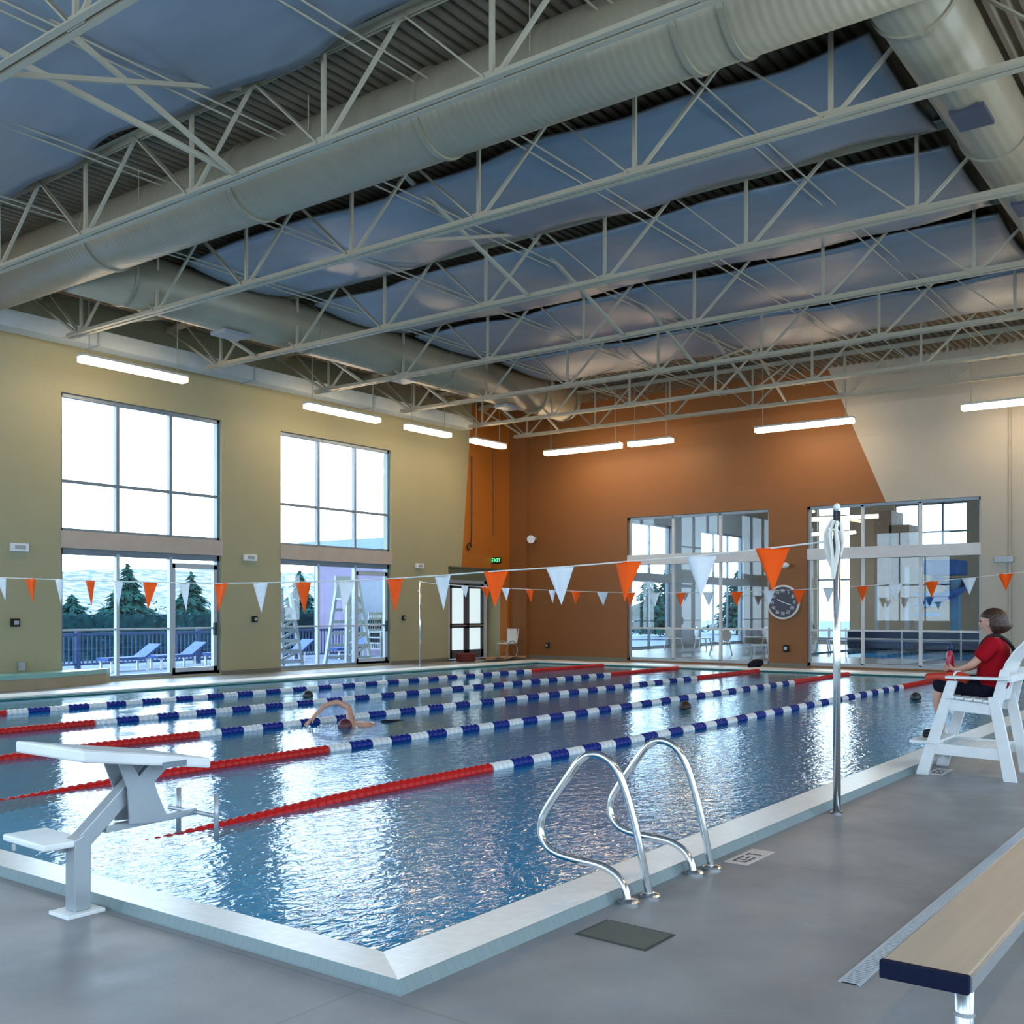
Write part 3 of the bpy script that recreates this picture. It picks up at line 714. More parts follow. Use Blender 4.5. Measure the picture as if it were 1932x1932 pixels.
# platform, tilted down toward the water
m = MB(); m.prism([(2.76, 4.60, .865), (3.50, 4.60, .745), (3.50, 4.60, .690), (2.76, 4.60, .805)], (0, .62, 0))
m.build('platform', WHITE, s, bevel=.012)
MB().prism([(2.82, 4.64, .857), (3.47, 4.64, .751), (3.47, 4.64, .746), (2.82, 4.64, .852)], (0, .54, 0)).build('non_slip_top', mat('non_slip_white', (.66, .70, .74), .8, bump=.5, bscale=150), s)
MB().box(3.20, 3.34, 4.592, 4.602, .725, .755).build('name_plate', FRAME, s)
MB().prism([(2.72, 4.88, .345), (2.95, 4.86, .345), (2.97, 5.29, .345), (2.74, 5.31, .345)], (0, 0, .035)).build('rear_step', WHITE, s, bevel=.01)
MB().bar((2.87, 4.93, .33), (2.83, 5.2, .34), .04, .03).build('step_bracket', POST, s)
MB().tube([(2.745, 5.20, .345), (2.745, 5.20, .31)], .012, 8).build('step_bolt', ALU, s)

# ------------------------------------------------------------------ lifeguard chair
c = thing('lifeguard_chair', (10.45, 2.35, 0), 'white lifeguard chair on the deck facing the pool', 'lifeguard chair')
WP = mat('white_chair_plastic', (.74, .76, .78), .5, var=.04, vscale=8)
for x in (10.10, 10.80):
    w = .045
    MB().prism([(x-w/2, 2.79, 0), (x-w/2, 2.68, 0), (x-w/2, 2.42, .885), (x-w/2, 2.51, .885)], (w, 0, 0)).build('front_leg', WP, c, bevel=.004)
    MB().prism([(x-w/2, 2.03, 0), (x-w/2, 1.92, 0), (x-w/2, 2.07, .75), (x-w/2, 2.16, .75)], (w, 0, 0)).build('rear_leg', WP, c, bevel=.004)
    MB().prism([(x-w/2+.008, 2.50, .72), (x-w/2+.008, 2.10, .68), (x-w/2+.008, 2.10, .585), (x-w/2+.008, 2.50, .615)], (w-.016, 0, 0)).build('seat_rail', WP, c, bevel=.004)
    MB().prism([(x-w/2+.008, 2.62, .30), (x-w/2+.008, 2.04, .285), (x-w/2+.008, 2.04, .185), (x-w/2+.008, 2.62, .20)], (w-.016, 0, 0)).build('lower_stretcher', WP, c, bevel=.004)
    MB().box(x-.055, x+.055, 1.98, 2.52, .905, .93).build('armrest', WP, c, bevel=.006)
    MB().prism([(x-w/2+.012, 2.16, .60), (x-w/2+.012, 2.06, .60), (x-w/2+.012, 1.98, 1.0), (x-w/2+.012, 2.06, 1.0)], (w-.024, 0, 0)).build('back_post', WP, c, bevel=.004)
for i in range(5): 
    y = 2.13+i*.078; MB().box(10.06, 10.84, y, y+.068, .70+i*.006, .722+i*.006).build('seat_slat', WP, c, bevel=.003)
for i in range(6):
    x = 10.145+i*.105; top = 1.24+.05*math.sin(PI*(i+.5)/6); m = MB()
    pts = [(2.13, .70), (2.09, .90), (2.03, 1.06), (1.96, 1.17), (1.90, top-.02)]
    m.prism([(x, y, z) for y, z in pts]+[(x, y-.022, z-.004) for y, z in reversed(pts)], (.092, 0, 0)); m.build('back_slat', WP, c, bevel=.003)
MB().box(10.06, 10.84, 1.955, 2.02, .89, .95).build('back_cross_rail', WP, c, bevel=.004)
MB().box(10.06, 10.84, 2.60, 2.84, .295, .32).build('footrest', WP, c, bevel=.004)
for i in range(3): MB().box(10.10, 10.80, 2.10+i*.16, 2.24+i*.16, .255, .275).build('step_slat', WP, c, bevel=.003)
MB().box(10.10, 10.80, 2.70, 2.735, .10, .20).build('front_stretcher', WP, c, bevel=.003)

# ------------------------------------------------------------------ lifeguard
def mirror_chain(): pass
P = thing('person', (10.45, 2.3, .73), 'person in a red T-shirt and dark shorts sitting in the lifeguard chair with a bottle', 'person')
xc = 10.45
V = []; E = []; R = []
def vert(x, y, z, r, prev=None):
    V.append((xc+x, y, z)); R.append(r); i = len(V)-1
    if prev is not None: E.append((prev, i))
    return i
pel = vert(0, 2.20, .82, (.135, .11)); sp1 = vert(0, 2.17, .94, (.125, .095), pel); sp2 = vert(0, 2.155, 1.08, (.14, .10), sp1); ch = vert(0, 2.165, 1.20, (.13, .085), sp2)
nk = vert(0, 2.185, 1.275, .048, ch); nk2 = vert(0, 2.205, 1.325, .045, nk); hd = vert(0, 2.225, 1.385, (.066, .078), nk2); hd2 = vert(0, 2.225, 1.45, (.074, .088), hd); hd3 = vert(0, 2.215, 1.505, (.05, .06), hd2)
def hand(wr, dx, dy, dz, side, tgt):
    """palm and five bent fingers curled toward tgt"""
    w = V[wr]; p1 = vert(w[0]-xc+dx*.04, w[1]+dy*.04, w[2]+dz*.04, (.028, .018), wr); p2 = vert(w[0]-xc+dx*.075, w[1]+dy*.075, w[2]+dz*.075, (.030, .017), p1)
    b = V[p2]; ln = (.030, .034, .032, .025)
    for k in range(4):
        oz = .026-.017*k; L = ln[k]
        f1 = vert(b[0]-xc+dx*.02, b[1]+dy*.02, b[2]+oz, .0085, p2)
        f2 = vert(b[0]-xc+dx*.02+(tgt[0]-b[0])*.35, b[1]+dy*(.02+L)+(tgt[1]-b[1])*.10, b[2]+oz, .0078, f1)
        vert(b[0]-xc+dx*.02+(tgt[0]-b[0])*.75, b[1]+dy*(.03+L), b[2]+oz, .007, f2)
    a = V[p1]; t1 = vert(a[0]-xc+side*.005, a[1]+.012, a[2]+.032, .010, p1); vert(a[0]-xc-side*.015, a[1]+.035, a[2]+.050, .009, t1)
for sd in (-1, 1):
    sh = vert(sd*.155, 2.165, 1.225, .052, ch); ua = vert(sd*.205, 2.24, 1.12, .042, sh); el = vert(sd*.215, 2.335, 1.025, .036, ua)
    fa = vert(sd*.15, 2.43, .985, .031, el); wr = vert(sd*.075, 2.505, .975, .022, fa)
    hand(wr, -sd*.35, .9, .12, sd, (xc, 2.58, 1.0))
for sd in (-1, 1):
    hp = vert(sd*.085, 2.25, .805, .082, pel); th = vert(sd*.105, 2.45, .82, .072, hp); kn = vert(sd*.115, 2.645, .825, .053, th)
    sn = vert(sd*.115, 2.665, .66, .045, kn); an = vert(sd*.11, 2.64+.03*sd, .41, .029, sn); vert(sd*.11, 2.68+.03*sd, .365, .030, an)
skin('body', V, E, R, SKIN, P)
# face details
MB().ball((xc, 2.303, 1.405), (.010, .018, .018), 10, 6).build('nose', SKIN, P, smooth=True)
for sd in (-1, 1):
    MB().ball((xc+sd*.03, 2.296, 1.432), (.010, .007, .007), 8, 6).build('eye', BLACKP, P, smooth=True)
    MB().ball((xc+sd*.076, 2.22, 1.41), (.010, .018, .027), 10, 6).build('ear', SKIN, P, smooth=True)
MB().ball((xc, 2.300, 1.365), (.022, .008, .006), 10, 6).build('mouth', mat('lips', (.42, .12, .10), .5), P, smooth=True)
# bobbed brown hair
def hairf(v):
    if v.y > 0 and v.z < .03: v = Vector((v.x*.98, v.y*.25, v.z))
    if v.z < -.02 and v.y < .02: v = Vector((v.x*1.12, v.y*1.25-.012, v.z*1.05))
    return v
MB().ball((xc, 2.185, 1.435), (.112, .128, .122), 28, 20, fn=hairf).build('hair', HAIR, P, smooth=True)
# clothing
V2 = [(xc, 2.20, .775), (xc, 2.195, .90), (xc, 2.18, 1.05), (xc, 2.17, 1.18), (xc, 2.18, 1.262)]
E2 = [(0, 1), (1, 2), (2, 3), (3, 4)]; R2 = [(.185, .165), (.18, .155), (.18, .150), (.158, .125), (.066, .062)]
for sd in (-1, 1):
    k = len(V2); V2 += [(xc+sd*.155, 2.168, 1.225), (xc+sd*.195, 2.225, 1.14), (xc+sd*.212, 2.285, 1.075)]; R2 += [.078, .078, .074]; E2 += [(3, k), (k, k+1), (k+1, k+2)]
skin('t_shirt', V2, E2, R2, REDC, P)
V3 = [(xc, 2.20, .80), (xc, 2.19, .86)]; E3 = [(0, 1)]; R3 = [(.175, .15), (.16, .14)]
for sd in (-1, 1):
    k = len(V3); V3 += [(xc+sd*.09, 2.27, .805), (xc+sd*.107, 2.46, .822), (xc+sd*.115, 2.63, .828), (xc+sd*.116, 2.70, .80)]; R3 += [.104, .094, .080, .070]; E3 += [(0, k), (k, k+1), (k+1, k+2), (k+2, k+3)]
skin('shorts', V3, E3, R3, DARKC, P)
for sd in (-1, 1):
    yo = .03*sd
    skin('shoe', [(xc+sd*.11, 2.66+yo, .375), (xc+sd*.11, 2.70+yo, .352), (xc+sd*.112, 2.78+yo, .343), (xc+sd*.115, 2.83+yo, .345)], [(0, 1), (1, 2), (2, 3)], [.036, .038, .034, .022], BLACKP, P)
MB().tube(smooth_path([Vector(p) for p in ((xc-.12, 2.31, 1.10), (xc-.12, 2.27, 1.24), (xc-.08, 2.17, 1.325), (xc-.02, 2.05, 1.25), (xc+.06, 2.00, 1.10))]), .016, 8).build('shoulder_strap', BLACKP, P)
# bottle
bt = thing('water_bottle', (xc, 2.575, .90), 'red water bottle held on the lap of the seated person', 'bottle')
MB().lathe([(.034, 0), (.038, .01), (.038, .13), (.034, .17), (.022, .205), (.020, .22)], (xc, 2.575, .935), 20).build('bottle_body', mat('red_translucent', (.42, .01, .04), .2), bt, smooth=True)
MB().lathe([(.024, .0), (.024, .04), (.012, .05), (.010, .075)], (xc, 2.575, 1.15), 16).build('bottle_cap', mat('navy_cap', (.02, .03, .12), .3), bt, smooth=True)
# rescue tube across the lap
rt = thing('rescue_tube', (xc, 2.5, .90), 'red rescue tube lying across the lap of the seated person', 'rescue tube')
MB().tube(smooth_path([Vector(p) for p in ((xc-.26, 2.36, .90), (xc-.23, 2.45, .925), (xc-.16, 2.56, .905), (xc-.10, 2.66, .90), (xc-.06, 2.76, .885))]), .045, 14).build('foam_tube', mat('red_foam', (.55, .04, .015), .5), rt, smooth=True)
MB().tube([(xc-.235, 2.44, .925), (xc-.225, 2.455, .925)], .05, 14).build('strap_band', WHITEP, rt)

# ------------------------------------------------------------------ swimmers
def swimmer_head(x, y, label, cap=None, back=True):
    t = thing('person', (x, y, -.06), label, 'person')
    V = [(x+.02, y, -.18), (x, y, -.06), (x-.01, y, .02)]; sk = skin('body', V+[(x+.22, y-.16, -.14), (x+.22, y+.16, -.14), (x+.55, y, -.13)], [(0, 1), (1, 2), (0, 3), (0, 4), (0, 5)], [.10, .08, .075, .05, .05, .09], SKIN, t)
    MB().ball((x, y, .0), (.105, .095, .10), 18, 12, fn=lambda v: v if v.z > -.02 else Vector((v.x, v.y, -.02+v.z*.2))).build('swim_cap' if cap else 'hair', cap or HAIR, t, smooth=True)
    return t
CAPB = mat('dark_swim_cap', (.02, .025, .03), .4)
swimmer_head(12.82, 14.1, 'swimmer with a dark cap between the far lane ropes, left of the doing-crawl swimmer', CAPB)
swimmer_head(14.88, 7.65, 'swimmer low in the water with dark hair in the middle of the pool')
swimmer_head(18.87, 5.22, 'swimmer with a dark cap near the knees of the lifeguard', CAPB)
# crawl swimmer heading for the near wall, arm lifted
sx, sy = 10.2, 10.15
t = thing('person', (sx, sy, -.06), 'swimmer doing front crawl with one arm arched over the water', 'person')
V = [(0, 0, -.10), (.30, 0, -.13), (.62, 0, -.16), (-.16, 0, -.06), (-.30, 0, -.03), (-.38, .0, -.02)]
E = [(0, 1), (1, 2), (0, 3), (3, 4), (4, 5)]; R = [(.17, .11), (.15, .10), (.14, .09), (.06, .06), (.08, .09), (.05, .06)]
k = len(V); V += [(-.02, .19, .0), (.10, .34, .17), (-.03, .44, .26), (-.25, .47, .22), (-.42, .46, .10), (-.50, .455, .05)]; R += [.06, .05, .04, .036, .026, (.03, .018)]; E += [(0, k)]+[(k+i, k+i+1) for i in range(5)]
for q in range(4):
    j = len(V); V += [(-.56, .43+q*.018, .01+.002*q), (-.60, .43+q*.018, -.03)]; R += [.009, .008]; E += [(k+5, j), (j, j+1)]
j = len(V); V += [(-.50, .42, .04), (-.53, .40, .01)]; R += [.010, .009]; E += [(k+4, j), (j, j+1)]
k = len(V); V += [(-.02, -.19, -.06), (-.25, -.22, -.10), (-.55, -.20, -.14)]; R += [.06, .045, .035]; E += [(0, k), (k, k+1), (k+1, k+2)]
k = len(V); V += [(.85, .09, -.17), (1.2, .1, -.17), (1.6, .1, -.16), (.85, -.09, -.17), (1.2, -.1, -.2), (1.6, -.1, -.2)]; R += [.08, .06, .04, .08, .06, .04]; E += [(2, k), (k, k+1), (k+1, k+2), (2, k+3), (k+3, k+4), (k+4, k+5)]
skin('body', [(sx+a, sy+b, c_) for a, b, c_ in V], E, R, SKIN, t)
MB().ball((sx-.31, sy, -.02), (.105, .09, .10), 16, 12).build('swim_cap', mat('maroon_cap', (.10, .02, .03), .4), t, smooth=True)
MB().tube([(sx+.45, sy, -.15), (sx+.8, sy, -.165)], [.15, .14], 16).build('swimsuit', DARKC, t, smooth=True)
# splash foam around the crawl swimmer
m = MB(); rr = random.Random(2)
for i in range(60):
    a = rr.uniform(0, 2*PI); d = rr.uniform(.05, .5); m.ball((sx-.3+d*math.cos(a)*1.6, sy+.25+d*math.sin(a), -.06+rr.uniform(0, .05)), rr.uniform(.006, .022), 6, 4)
one('splash', m, mat('foam', (.85, .88, .9), .4), 'white splash of droplets round the front crawl swimmer', 'splash', kind='stuff')
one('swim_bag', MB().ball((25.9, 11.25, .12), (.38, .16, .12), 14, 8, fn=lambda v: Vector((v.x, v.y, v.z+v.x*.15))), DARKC, 'dark swim bag slumped on the far pool edge below the windows', 'bag', smooth=True)

# ------------------------------------------------------------------ things on the walls
clk = thing('pace_clock', (FX, 11.04, 1.76), 'round black faced pace clock on the orange pier between the far windows', 'clock')
MB().tube([(FX-.06, 11.04, 1.76), (FX, 11.04, 1.76)], .47, 40).build('clock_rim', mat('clock_rim_white', (.72, .68, .64), .4), clk, smooth=False)
MB().tube([(FX-.066, 11.04, 1.76), (FX-.05, 11.04, 1.76)], .42, 40).build('clock_face', mat('clock_face_dark', (.03, .02, .045), .3), clk)
def seg7(mb, x, y, z, s, ch):
    segs = {'0': 'abcdef', '1': 'bc', '2': 'abged', '3': 'abgcd', '4': 'fgbc', '5': 'afgcd', '6': 'afgedc'}[ch]
    w, h, t_ = s*.5, s, s*.12
    g = {'a': (0, w, h-t_, h), 'd': (0, w, 0, t_), 'g': (0, w, h/2-t_/2, h/2+t_/2), 'f': (0, t_, h/2, h), 'e': (0, t_, 0, h/2), 'b': (w-t_, w, h/2, h), 'c': (w-t_, w, 0, h/2)}
    for q in segs: a, b, c_, d_ = g[q]; mb.box(x-.003, x, y-b, y-a, z+c_, z+d_)
for i in range(12):
    m = MB(); a = 2*PI*i/12; txt = str((i*5) or 60); yy = 11.04-.31*math.sin(a); zz = 1.76+.31*math.cos(a); s_ = .085
    for q, chh in enumerate(txt): seg7(m, FX-.067, yy+(.05 if len(txt) == 2 else .02)-q*.055, zz-s_/2, s_, chh)
    m.build('clock_numeral', WHITEP, clk)
MB().bar((FX-.07, 11.04, 1.76), (FX-.07, 10.80, 1.68), .012, .02).bar((FX-.072, 11.04, 1.76), (FX-.072, 11.2, 1.84), .012, .02).build('clock_hand', WHITEP, clk)
def wallbox(x, y, z, sx, sy, sz, m_, name, label, cat, extra=None):
    t = thing(name, (x, y, z), label, cat)
    MB().box(x-sx/2, x+sx/2, y-sy/2, y+sy/2, z-sz/2, z+sz/2).build('box_body', m_, t, bevel=.006)
    if extra == 'l': MB().box(x-sx*.3, x+sx*.3, y-sy/2-.006, y-sy/2, z-sz*.25, z+sz*.25).build('front_plate', GREYM, t)
    else: MB().box(x-sx/2-.006, x-sx/2, y-sy*.3, y+sy*.3, z-sz*.25, z+sz*.25).build('front_plate', GREYM, t)
    return t
LW = WY-.04
wallbox(10.80, LW, 2.79, .36, .08, .16, WHITEP, 'emergency_light', 'pale emergency light box high on the left wall pier', 'emergency light', 'l')
wallbox(16.56, LW, 2.82, .36, .08, .16, WHITEP, 'emergency_light', 'pale emergency light box on the pier between the tall windows', 'emergency light', 'l')
wallbox(22.74, LW, 2.83, .30, .08, .14, WHITEP, 'emergency_light', 'pale emergency light box right of the second tall window', 'emergency light', 'l')
wallbox(10.72, LW, 1.29, .16, .08, .16, HOLE, 'wall_control_box', 'small square dark box on the wall left of the tall windows', 'control box', 'l')
wallbox(16.70, LW, 1.32, .12, .08, .15, HOLE, 'wall_control_box', 'small square dark box on the pier between the tall windows', 'control box', 'l')
wallbox(22.06, LW, 1.32, .10, .08, .14, HOLE, 'wall_control_box', 'small dark box just right of the second tall window', 'control box', 'l')
wallbox(10.84, LW, .42, .13, .08, .18, GREYM, 'wall_outlet', 'grey outlet cover low on the left wall pier', 'outlet', 'l')
wallbox(FX-.04, 18.87, .43, .08, .12, .16, HOLE, 'wall_outlet', 'dark outlet cover low on the orange wall near the corner', 'outlet')
wallbox(FX-.04, 10.96, .50, .08, .14, .18, HOLE, 'wall_outlet', 'dark outlet cover on the orange pier below the clock', 'outlet')
wallbox(FX-.04, 5.48, 2.77, .08, .42, .14, GREYM, 'wall_sign_box', 'flat grey box on the off-white wall right of the far window', 'wall box')
hn = thing('horn_speaker', (FX, 19.5, 3.82), 'small pale horn on the orange wall near the corner', 'speaker')
MB().tube([(FX, 19.4, 3.85), (FX-.22, 19.35, 3.82), (FX-.34, 19.3, 3.80)], [.05, .06, .13], 16).build('horn', WHITEP, hn)
MB().box(FX-.05, FX, 19.3, 19.75, 3.8, 3.88).build('bracket', GREYM, hn)
cm = thing('security_camera', (FX, 10.95, 2.75), 'small pale camera on the orange pier above the clock', 'camera')
MB().tube([(FX, 10.9, 2.78), (FX-.12, 10.9, 2.78)], .02, 8).build('mount', WHITEP, cm)
MB().ball((FX-.16, 10.95, 2.76), (.09, .13, .08), 12, 8).build('camera_dome', WHITEP, cm, smooth=True)
# exit sign on the left wall above the entry
ex = thing('exit_sign', (26.2, WY, 3.12), 'small green lit exit sign projecting above the entry doors', 'exit sign')
MB().box(26.2, 26.24, WY-.36, WY-.02, 3.02, 3.22).build('sign_body', BLACKP, ex)
fc = bpy.data.curves.new('exit_lettering', 'FONT'); fc.body = 'EXIT'; fc.size = .17; fc.extrude = .003; fc.align_x = 'CENTER'; fc.align_y = 'CENTER'
fc.materials.append(ROOFGRN); tmp = bpy.data.objects.new('exit_lettering_curve', fc)
fo = bpy.data.objects.new('exit_lettering', bpy.data.meshes.new_from_object(tmp)); COL.objects.link(fo); bpy.data.objects.remove(tmp)
fo.parent = ex; fo.location = Vector((26.195, WY-.19, 3.12))-WL[ex]; fo.rotation_euler = (PI/2, 0, -PI/2)
MB().box(26.2, 26.24, WY-.04, WY, 3.08, 3.16).build('bracket', GREYM, ex)
# hanging cable loops on the orange part of the left wall
one('hanging_cable', MB().tube(smooth_path([Vector(p) for p in ((25.15, WY-.05, 6.3), (25.15, WY-.05, 4.0), (25.10, WY-.05, 3.5), (24.95, WY-.05, 3.35), (24.9, WY-.05, 3.55), (25.05, WY-.05, 3.62), (25.15, WY-.05, 3.5))]), .016, 6), BLACKP, 'dark cable hanging in a loop beside the yellow and orange paint line', 'cable')
one('wall_conduit', MB().tube([(26.3, WY-.04, 3.9), (26.3, WY-.04, 6.8)], .03, 8), mat('orange_conduit', (.28, .09, .02), .5), 'straight conduit on the orange corner wall', 'conduit')
one('wall_conduit', MB().tube([(FX-.03, 5.35, .1), (FX-.03, 5.35, 6.6)], .025, 8), mat('off_white_conduit', (.42, .40, .35), .5), 'straight conduit up the off-white wall, right of the far windows', 'conduit')
# equipment by the entry
eq = thing('rolled_hose', (24.3, 19.9, 0), 'dark red heap of equipment on the floor beside the entry', 'hose')
m = MB()
for k in range(4): m.tube([(24.3+.3*math.cos(a*PI/8), 19.8+.25*math.sin(a*PI/8), .05+k*.055) for a in range(17)], .035, 8)
m.build('coil', mat('maroon_rubber', (.14, .02, .02), .6), eq)
one('floor_cover_sheet', MB().grid(10, 4, lambda u, v: (24.7+1.9*u, 19.2+.5*v, .05+.06*math.sin(u*7+v*3)**2)), mat('tan_sheet', (.40, .26, .16), .7), 'low rumpled tan sheet lying in front of the entry doors', 'sheet', solid=.02)
wr = thing('wheelchair', (26.6, 19.9, 0), 'pale wheeled chair parked beside the entry doors', 'chair')
for y in (19.7, 20.1):
    MB().tube([(26.5+.28*math.cos(a*PI/10), y, .29+.28*math.sin(a*PI/10)) for a in range(21)], .015, 8, cap=False).build('wheel', GREYM, wr)
    MB().tube([(26.2, y, .5), (26.75, y, .5), (26.85, y, .95)], .014, 8).build('side_frame', WHITEP, wr)
MB().box(26.25, 26.7, 19.72, 20.08, .47, .5).build('seat', WHITEP, wr); MB().box(26.74, 26.8, 19.72, 20.08, .5, .95).build('backrest', WHITEP, wr)

# ------------------------------------------------------------------ outside the window wall
GRD = mat('outdoor_paving', (.07, .11, .19), .8, var=.12, vscale=1)
struct('outdoor_ground', MB().box(-30, 160, WY+.3, 160, -.3, -.1), GRD)
def hill_mat():
    m = bpy.data.materials.new('hill'); m.use_nodes = True; nt = m.node_tree; b = nt.nodes['Principled BSDF']; b.inputs['Roughness'].default_value = .9
    tc = N(nt, 'ShaderNodeTexCoord'); n = N(nt, 'ShaderNodeTexNoise'); n.inputs['Scale'].default_value = .55; n.inputs['Detail'].default_value = 6
    nt.links.new(tc.outputs['Object'], n.inputs['Vector'])
    r = N(nt, 'ShaderNodeValToRGB'); e = r.color_ramp.elements; e[0].position = .44; e[0].color = (.045, .075, .085, 1); e[1].position = .58; e[1].color = (.17, .19, .185, 1)
    nt.links.new(n.outputs[0], r.inputs[0]); nt.links.new(r.outputs[0], b.inputs['Base Color']); return m
m = MB(); m.grid(60, 8, lambda u, v: (-40+260*u, 110+50*v, -1+v*(10.6+1.2*math.sin(u*9)+.6*math.sin(u*23)+.3*math.sin(u*61))))
struct('outdoor_hill', m, hill_mat(), smooth=True)
LEAF = mat('conifer_needles', (.008, .042, .040), .9, spec=.05, var=.5, vscale=3)
TRK = mat('bark', (.05, .04, .035), .9)
def conifer(x, y, h, r, seed, label):
    rn = random.Random(seed); t = thing('conifer_tree', (x, y, -.1), label, 'tree', 'conifers beyond the window wall')
    m = MB(); n = int(900*max(.5, r/1.6))
    for i in range(n):
        u = rn.random()**.7; z = h*(1-u)*.95+.25; rad = r*u*(.55+.5*rn.random())*(1+.25*math.sin(u*34)); a = rn.uniform(0, 2*PI)
        c_ = Vector((x+rad*math.cos(a), y+rad*math.sin(a), z)); s_ = .12+.14*u
        d = Vector((math.cos(a), math.sin(a), -.35+rn.uniform(-.3, .3)))*s_*1.4; e = Vector((-math.sin(a), math.cos(a), rn.uniform(-.4, .4)))*s_*.6
        k = len(m.v); m.v += [tuple(c_-d*.3-e), tuple(c_-d*.3+e), tuple(c_+d), tuple(c_-d*.2+Vector((0, 0, s_*.5)))]
        m.f += [(k, k+1, k+2), (k, k+2, k+3), (k+1, k+3, k+2)]
    m.tube([(x, y, .2), (x, y, h*.9)], [r*.42, .02], 10)
    m.build('foliage', LEAF, t); MB().tube([(x, y, -.1), (x, y, h*.5)], .09, 8).build('trunk', TRK, t)
trees = [(20.6, 35, 1.9, 1.1, 'small rounded conifer at the left edge of the left window'), (21.9, 34, 2.4, .9, 'slim conifer left of the tallest pointed one'), (23.2, 35.6, 3.2, 1.35, 'tallest pointed conifer in the middle of the left window'),
         (24.9, 34.4, 2.2, 1.1, 'broad dark conifer right of the tall pointed one'), (26.4, 36, 3.0, 1.1, 'conifer beside the right mullion of the left window'), (27.4, 34.2, 2.1, 1.0, 'conifer at the right edge of the left window'),
         (19.2, 37.5, 2.6, 1.2, 'low conifer half hidden by the wall left of the left window'), (31.7, 35.4, 3.2, 1.2, 'conifer behind the orange pennant in the second window'), (34.6, 36, 2.5, 1.2, 'conifer behind the stacked white stands'),
         (29.4, 36, 2.3, 1.2, 'conifer behind the pier between the tall windows'), (52, 29, 3.6, 1.5, 'conifer seen through the far left glazing'), (58, 31, 4.4, 1.7, 'taller conifer seen through the far left glazing'), (66, 30, 4.2, 1.8, 'conifer seen through the far glazing on its right')]
for i, (x, y, h_, r_, l) in enumerate(trees): conifer(x, y, h_, r_, 20+i, l)
# bushes / hedge line and deck fence
hm = MB(); rn = random.Random(5)
for i in range(6000):
    c_ = Vector((rn.uniform(11, 44), rn.uniform(31, 32.4), rn.uniform(-.1, 1.62+.22*math.sin(i*.37)))); s_ = .12
    d = Vector((rn.uniform(-1, 1), rn.uniform(-1, 1), rn.uniform(-.5, 1)))*s_; e = Vector((rn.uniform(-1, 1), rn.uniform(-1, 1), rn.uniform(-1, 1)))*s_
    k = len(hm.v); hm.v += [tuple(c_), tuple(c_+d), tuple(c_+e)]; hm.f.append((k, k+1, k+2))
hm.box(11, 44, 31.3, 32.2, -.1, 1.4)
one('hedge', hm, mat('hedge_leaves', (.007, .040, .050), .9, spec=.05, var=.5, vscale=4), 'dark green hedge outside behind the blue fence', 'hedge', kind='stuff')
fn = thing('railing_fence', (20, 27, -.1), 'blue grey picket railing outside the left tall window', 'fence')
FB = mat('blue_rail_paint', (.02, .05, .14), .5)
MB().box(12, 27, 26.98, 27.03, .82, .90).box(12, 27, 26.98, 27.03, .0, .06).build('rail', FB, fn)
m = MB(); x = 12
while x < 27: m.box(x, x+.035, 26.99, 27.02, .05, .84); x += .14
m.build('pickets', FB, fn)
for x in (12, 16, 20, 24, 26.9): MB().box(x, x+.12, 26.95, 27.07, -.1, .98).build('post', FB, fn)
# low stone edging and covered loungers outside the left window
lw = thing('patio_lounger', (18.0, 25.4, -.1), 'blue covered patio lounger outside the left tall window', 'lounger', 'patio loungers outside')
MB().prism([(17.4, 25.2, .28), (18.5, 25.2, .28), (19.0, 25.2, .62), (19.0, 25.2, .56), (18.5, 25.2, .20), (17.4, 25.2, .20)], (0, .55, 0)).build('sling', mat('blue_cover', (.02, .07, .24), .7), lw)
for x, y in ((17.5, 25.22), (17.5, 25.7), (18.6, 25.22), (18.6, 25.7)): MB().box(x, x+.05, y, y+.05, -.1, .22).build('leg', WHITEP, lw)
for i, (x, y, l) in enumerate(((16.2, 25.0, 'second blue patio lounger, farthest left outside the tall window'), (20.0, 25.6, 'blue patio lounger in the middle of the left tall window'), (22.0, 25.2, 'blue patio lounger at the right side of the left tall window'), (25.0, 25.6, 'blue patio lounger low in the second tall window'))):
    move_copy(lw, (x, y, -.1), l)
# tall white guard stands stored outside the second window
def stand(x, y, h_, label, sc=1):
    t = thing('guard_stand', (x, y, -.1), label, 'guard stand', 'white wooden stands stored outside')
    WW = mat('outdoor_white_wood', (.36, .42, .48), .6)
    for a, b in ((-1, -1), (-1, 1), (1, -1), (1, 1)):
        MB().bar((x+a*.50*sc, y+b*.45*sc, -.1), (x+a*.22*sc, y+b*.20*sc, h_), .09, .09).build('leg', WW, t)
    m = MB()
    for k in range(6):
        z = .15+k*(h_-.3)/6; f = 1-(z/h_)*.56
        for b in (-1, 1): m.bar((x-.5*sc*f, y+b*.45*sc*f, z), (x+.5*sc*f, y+b*.45*sc*f, z), .03, .09)
        if k < 5:
            z2 = .15+(k+1)*(h_-.3)/6; f2 = 1-(z2/h_)*.56
            m.bar((x-.5*sc*f, y-.45*sc*f, z), (x+.5*sc*f2, y-.45*sc*f2, z2), .03, .07)
    m.build('rungs', WW, t)
    MB().box(x-.30*sc, x+.30*sc, y-.28*sc, y+.28*sc, h_-.55, h_-.50).build('seat', WW, t)
    MB().box(x-.30*sc, x+.30*sc, y+.20*sc, y+.25*sc, h_-.5, h_+.15).build('backrest', WW, t)
    return t
stand(19.0, 22.0, 2.0, 'white slatted guard stand at the left edge of the second tall window', .9)
stand(21.85, 22.3, 2.4, 'tall white guard stand in the middle of the second tall window')
cst = thing('stacked_patio_chair', (23.2, 22.2, -.1), 'white lattice patio chair, lowest of the outdoor stack', 'chair', 'white patio chairs stacked outside')
WW = MATS['outdoor_white_wood']
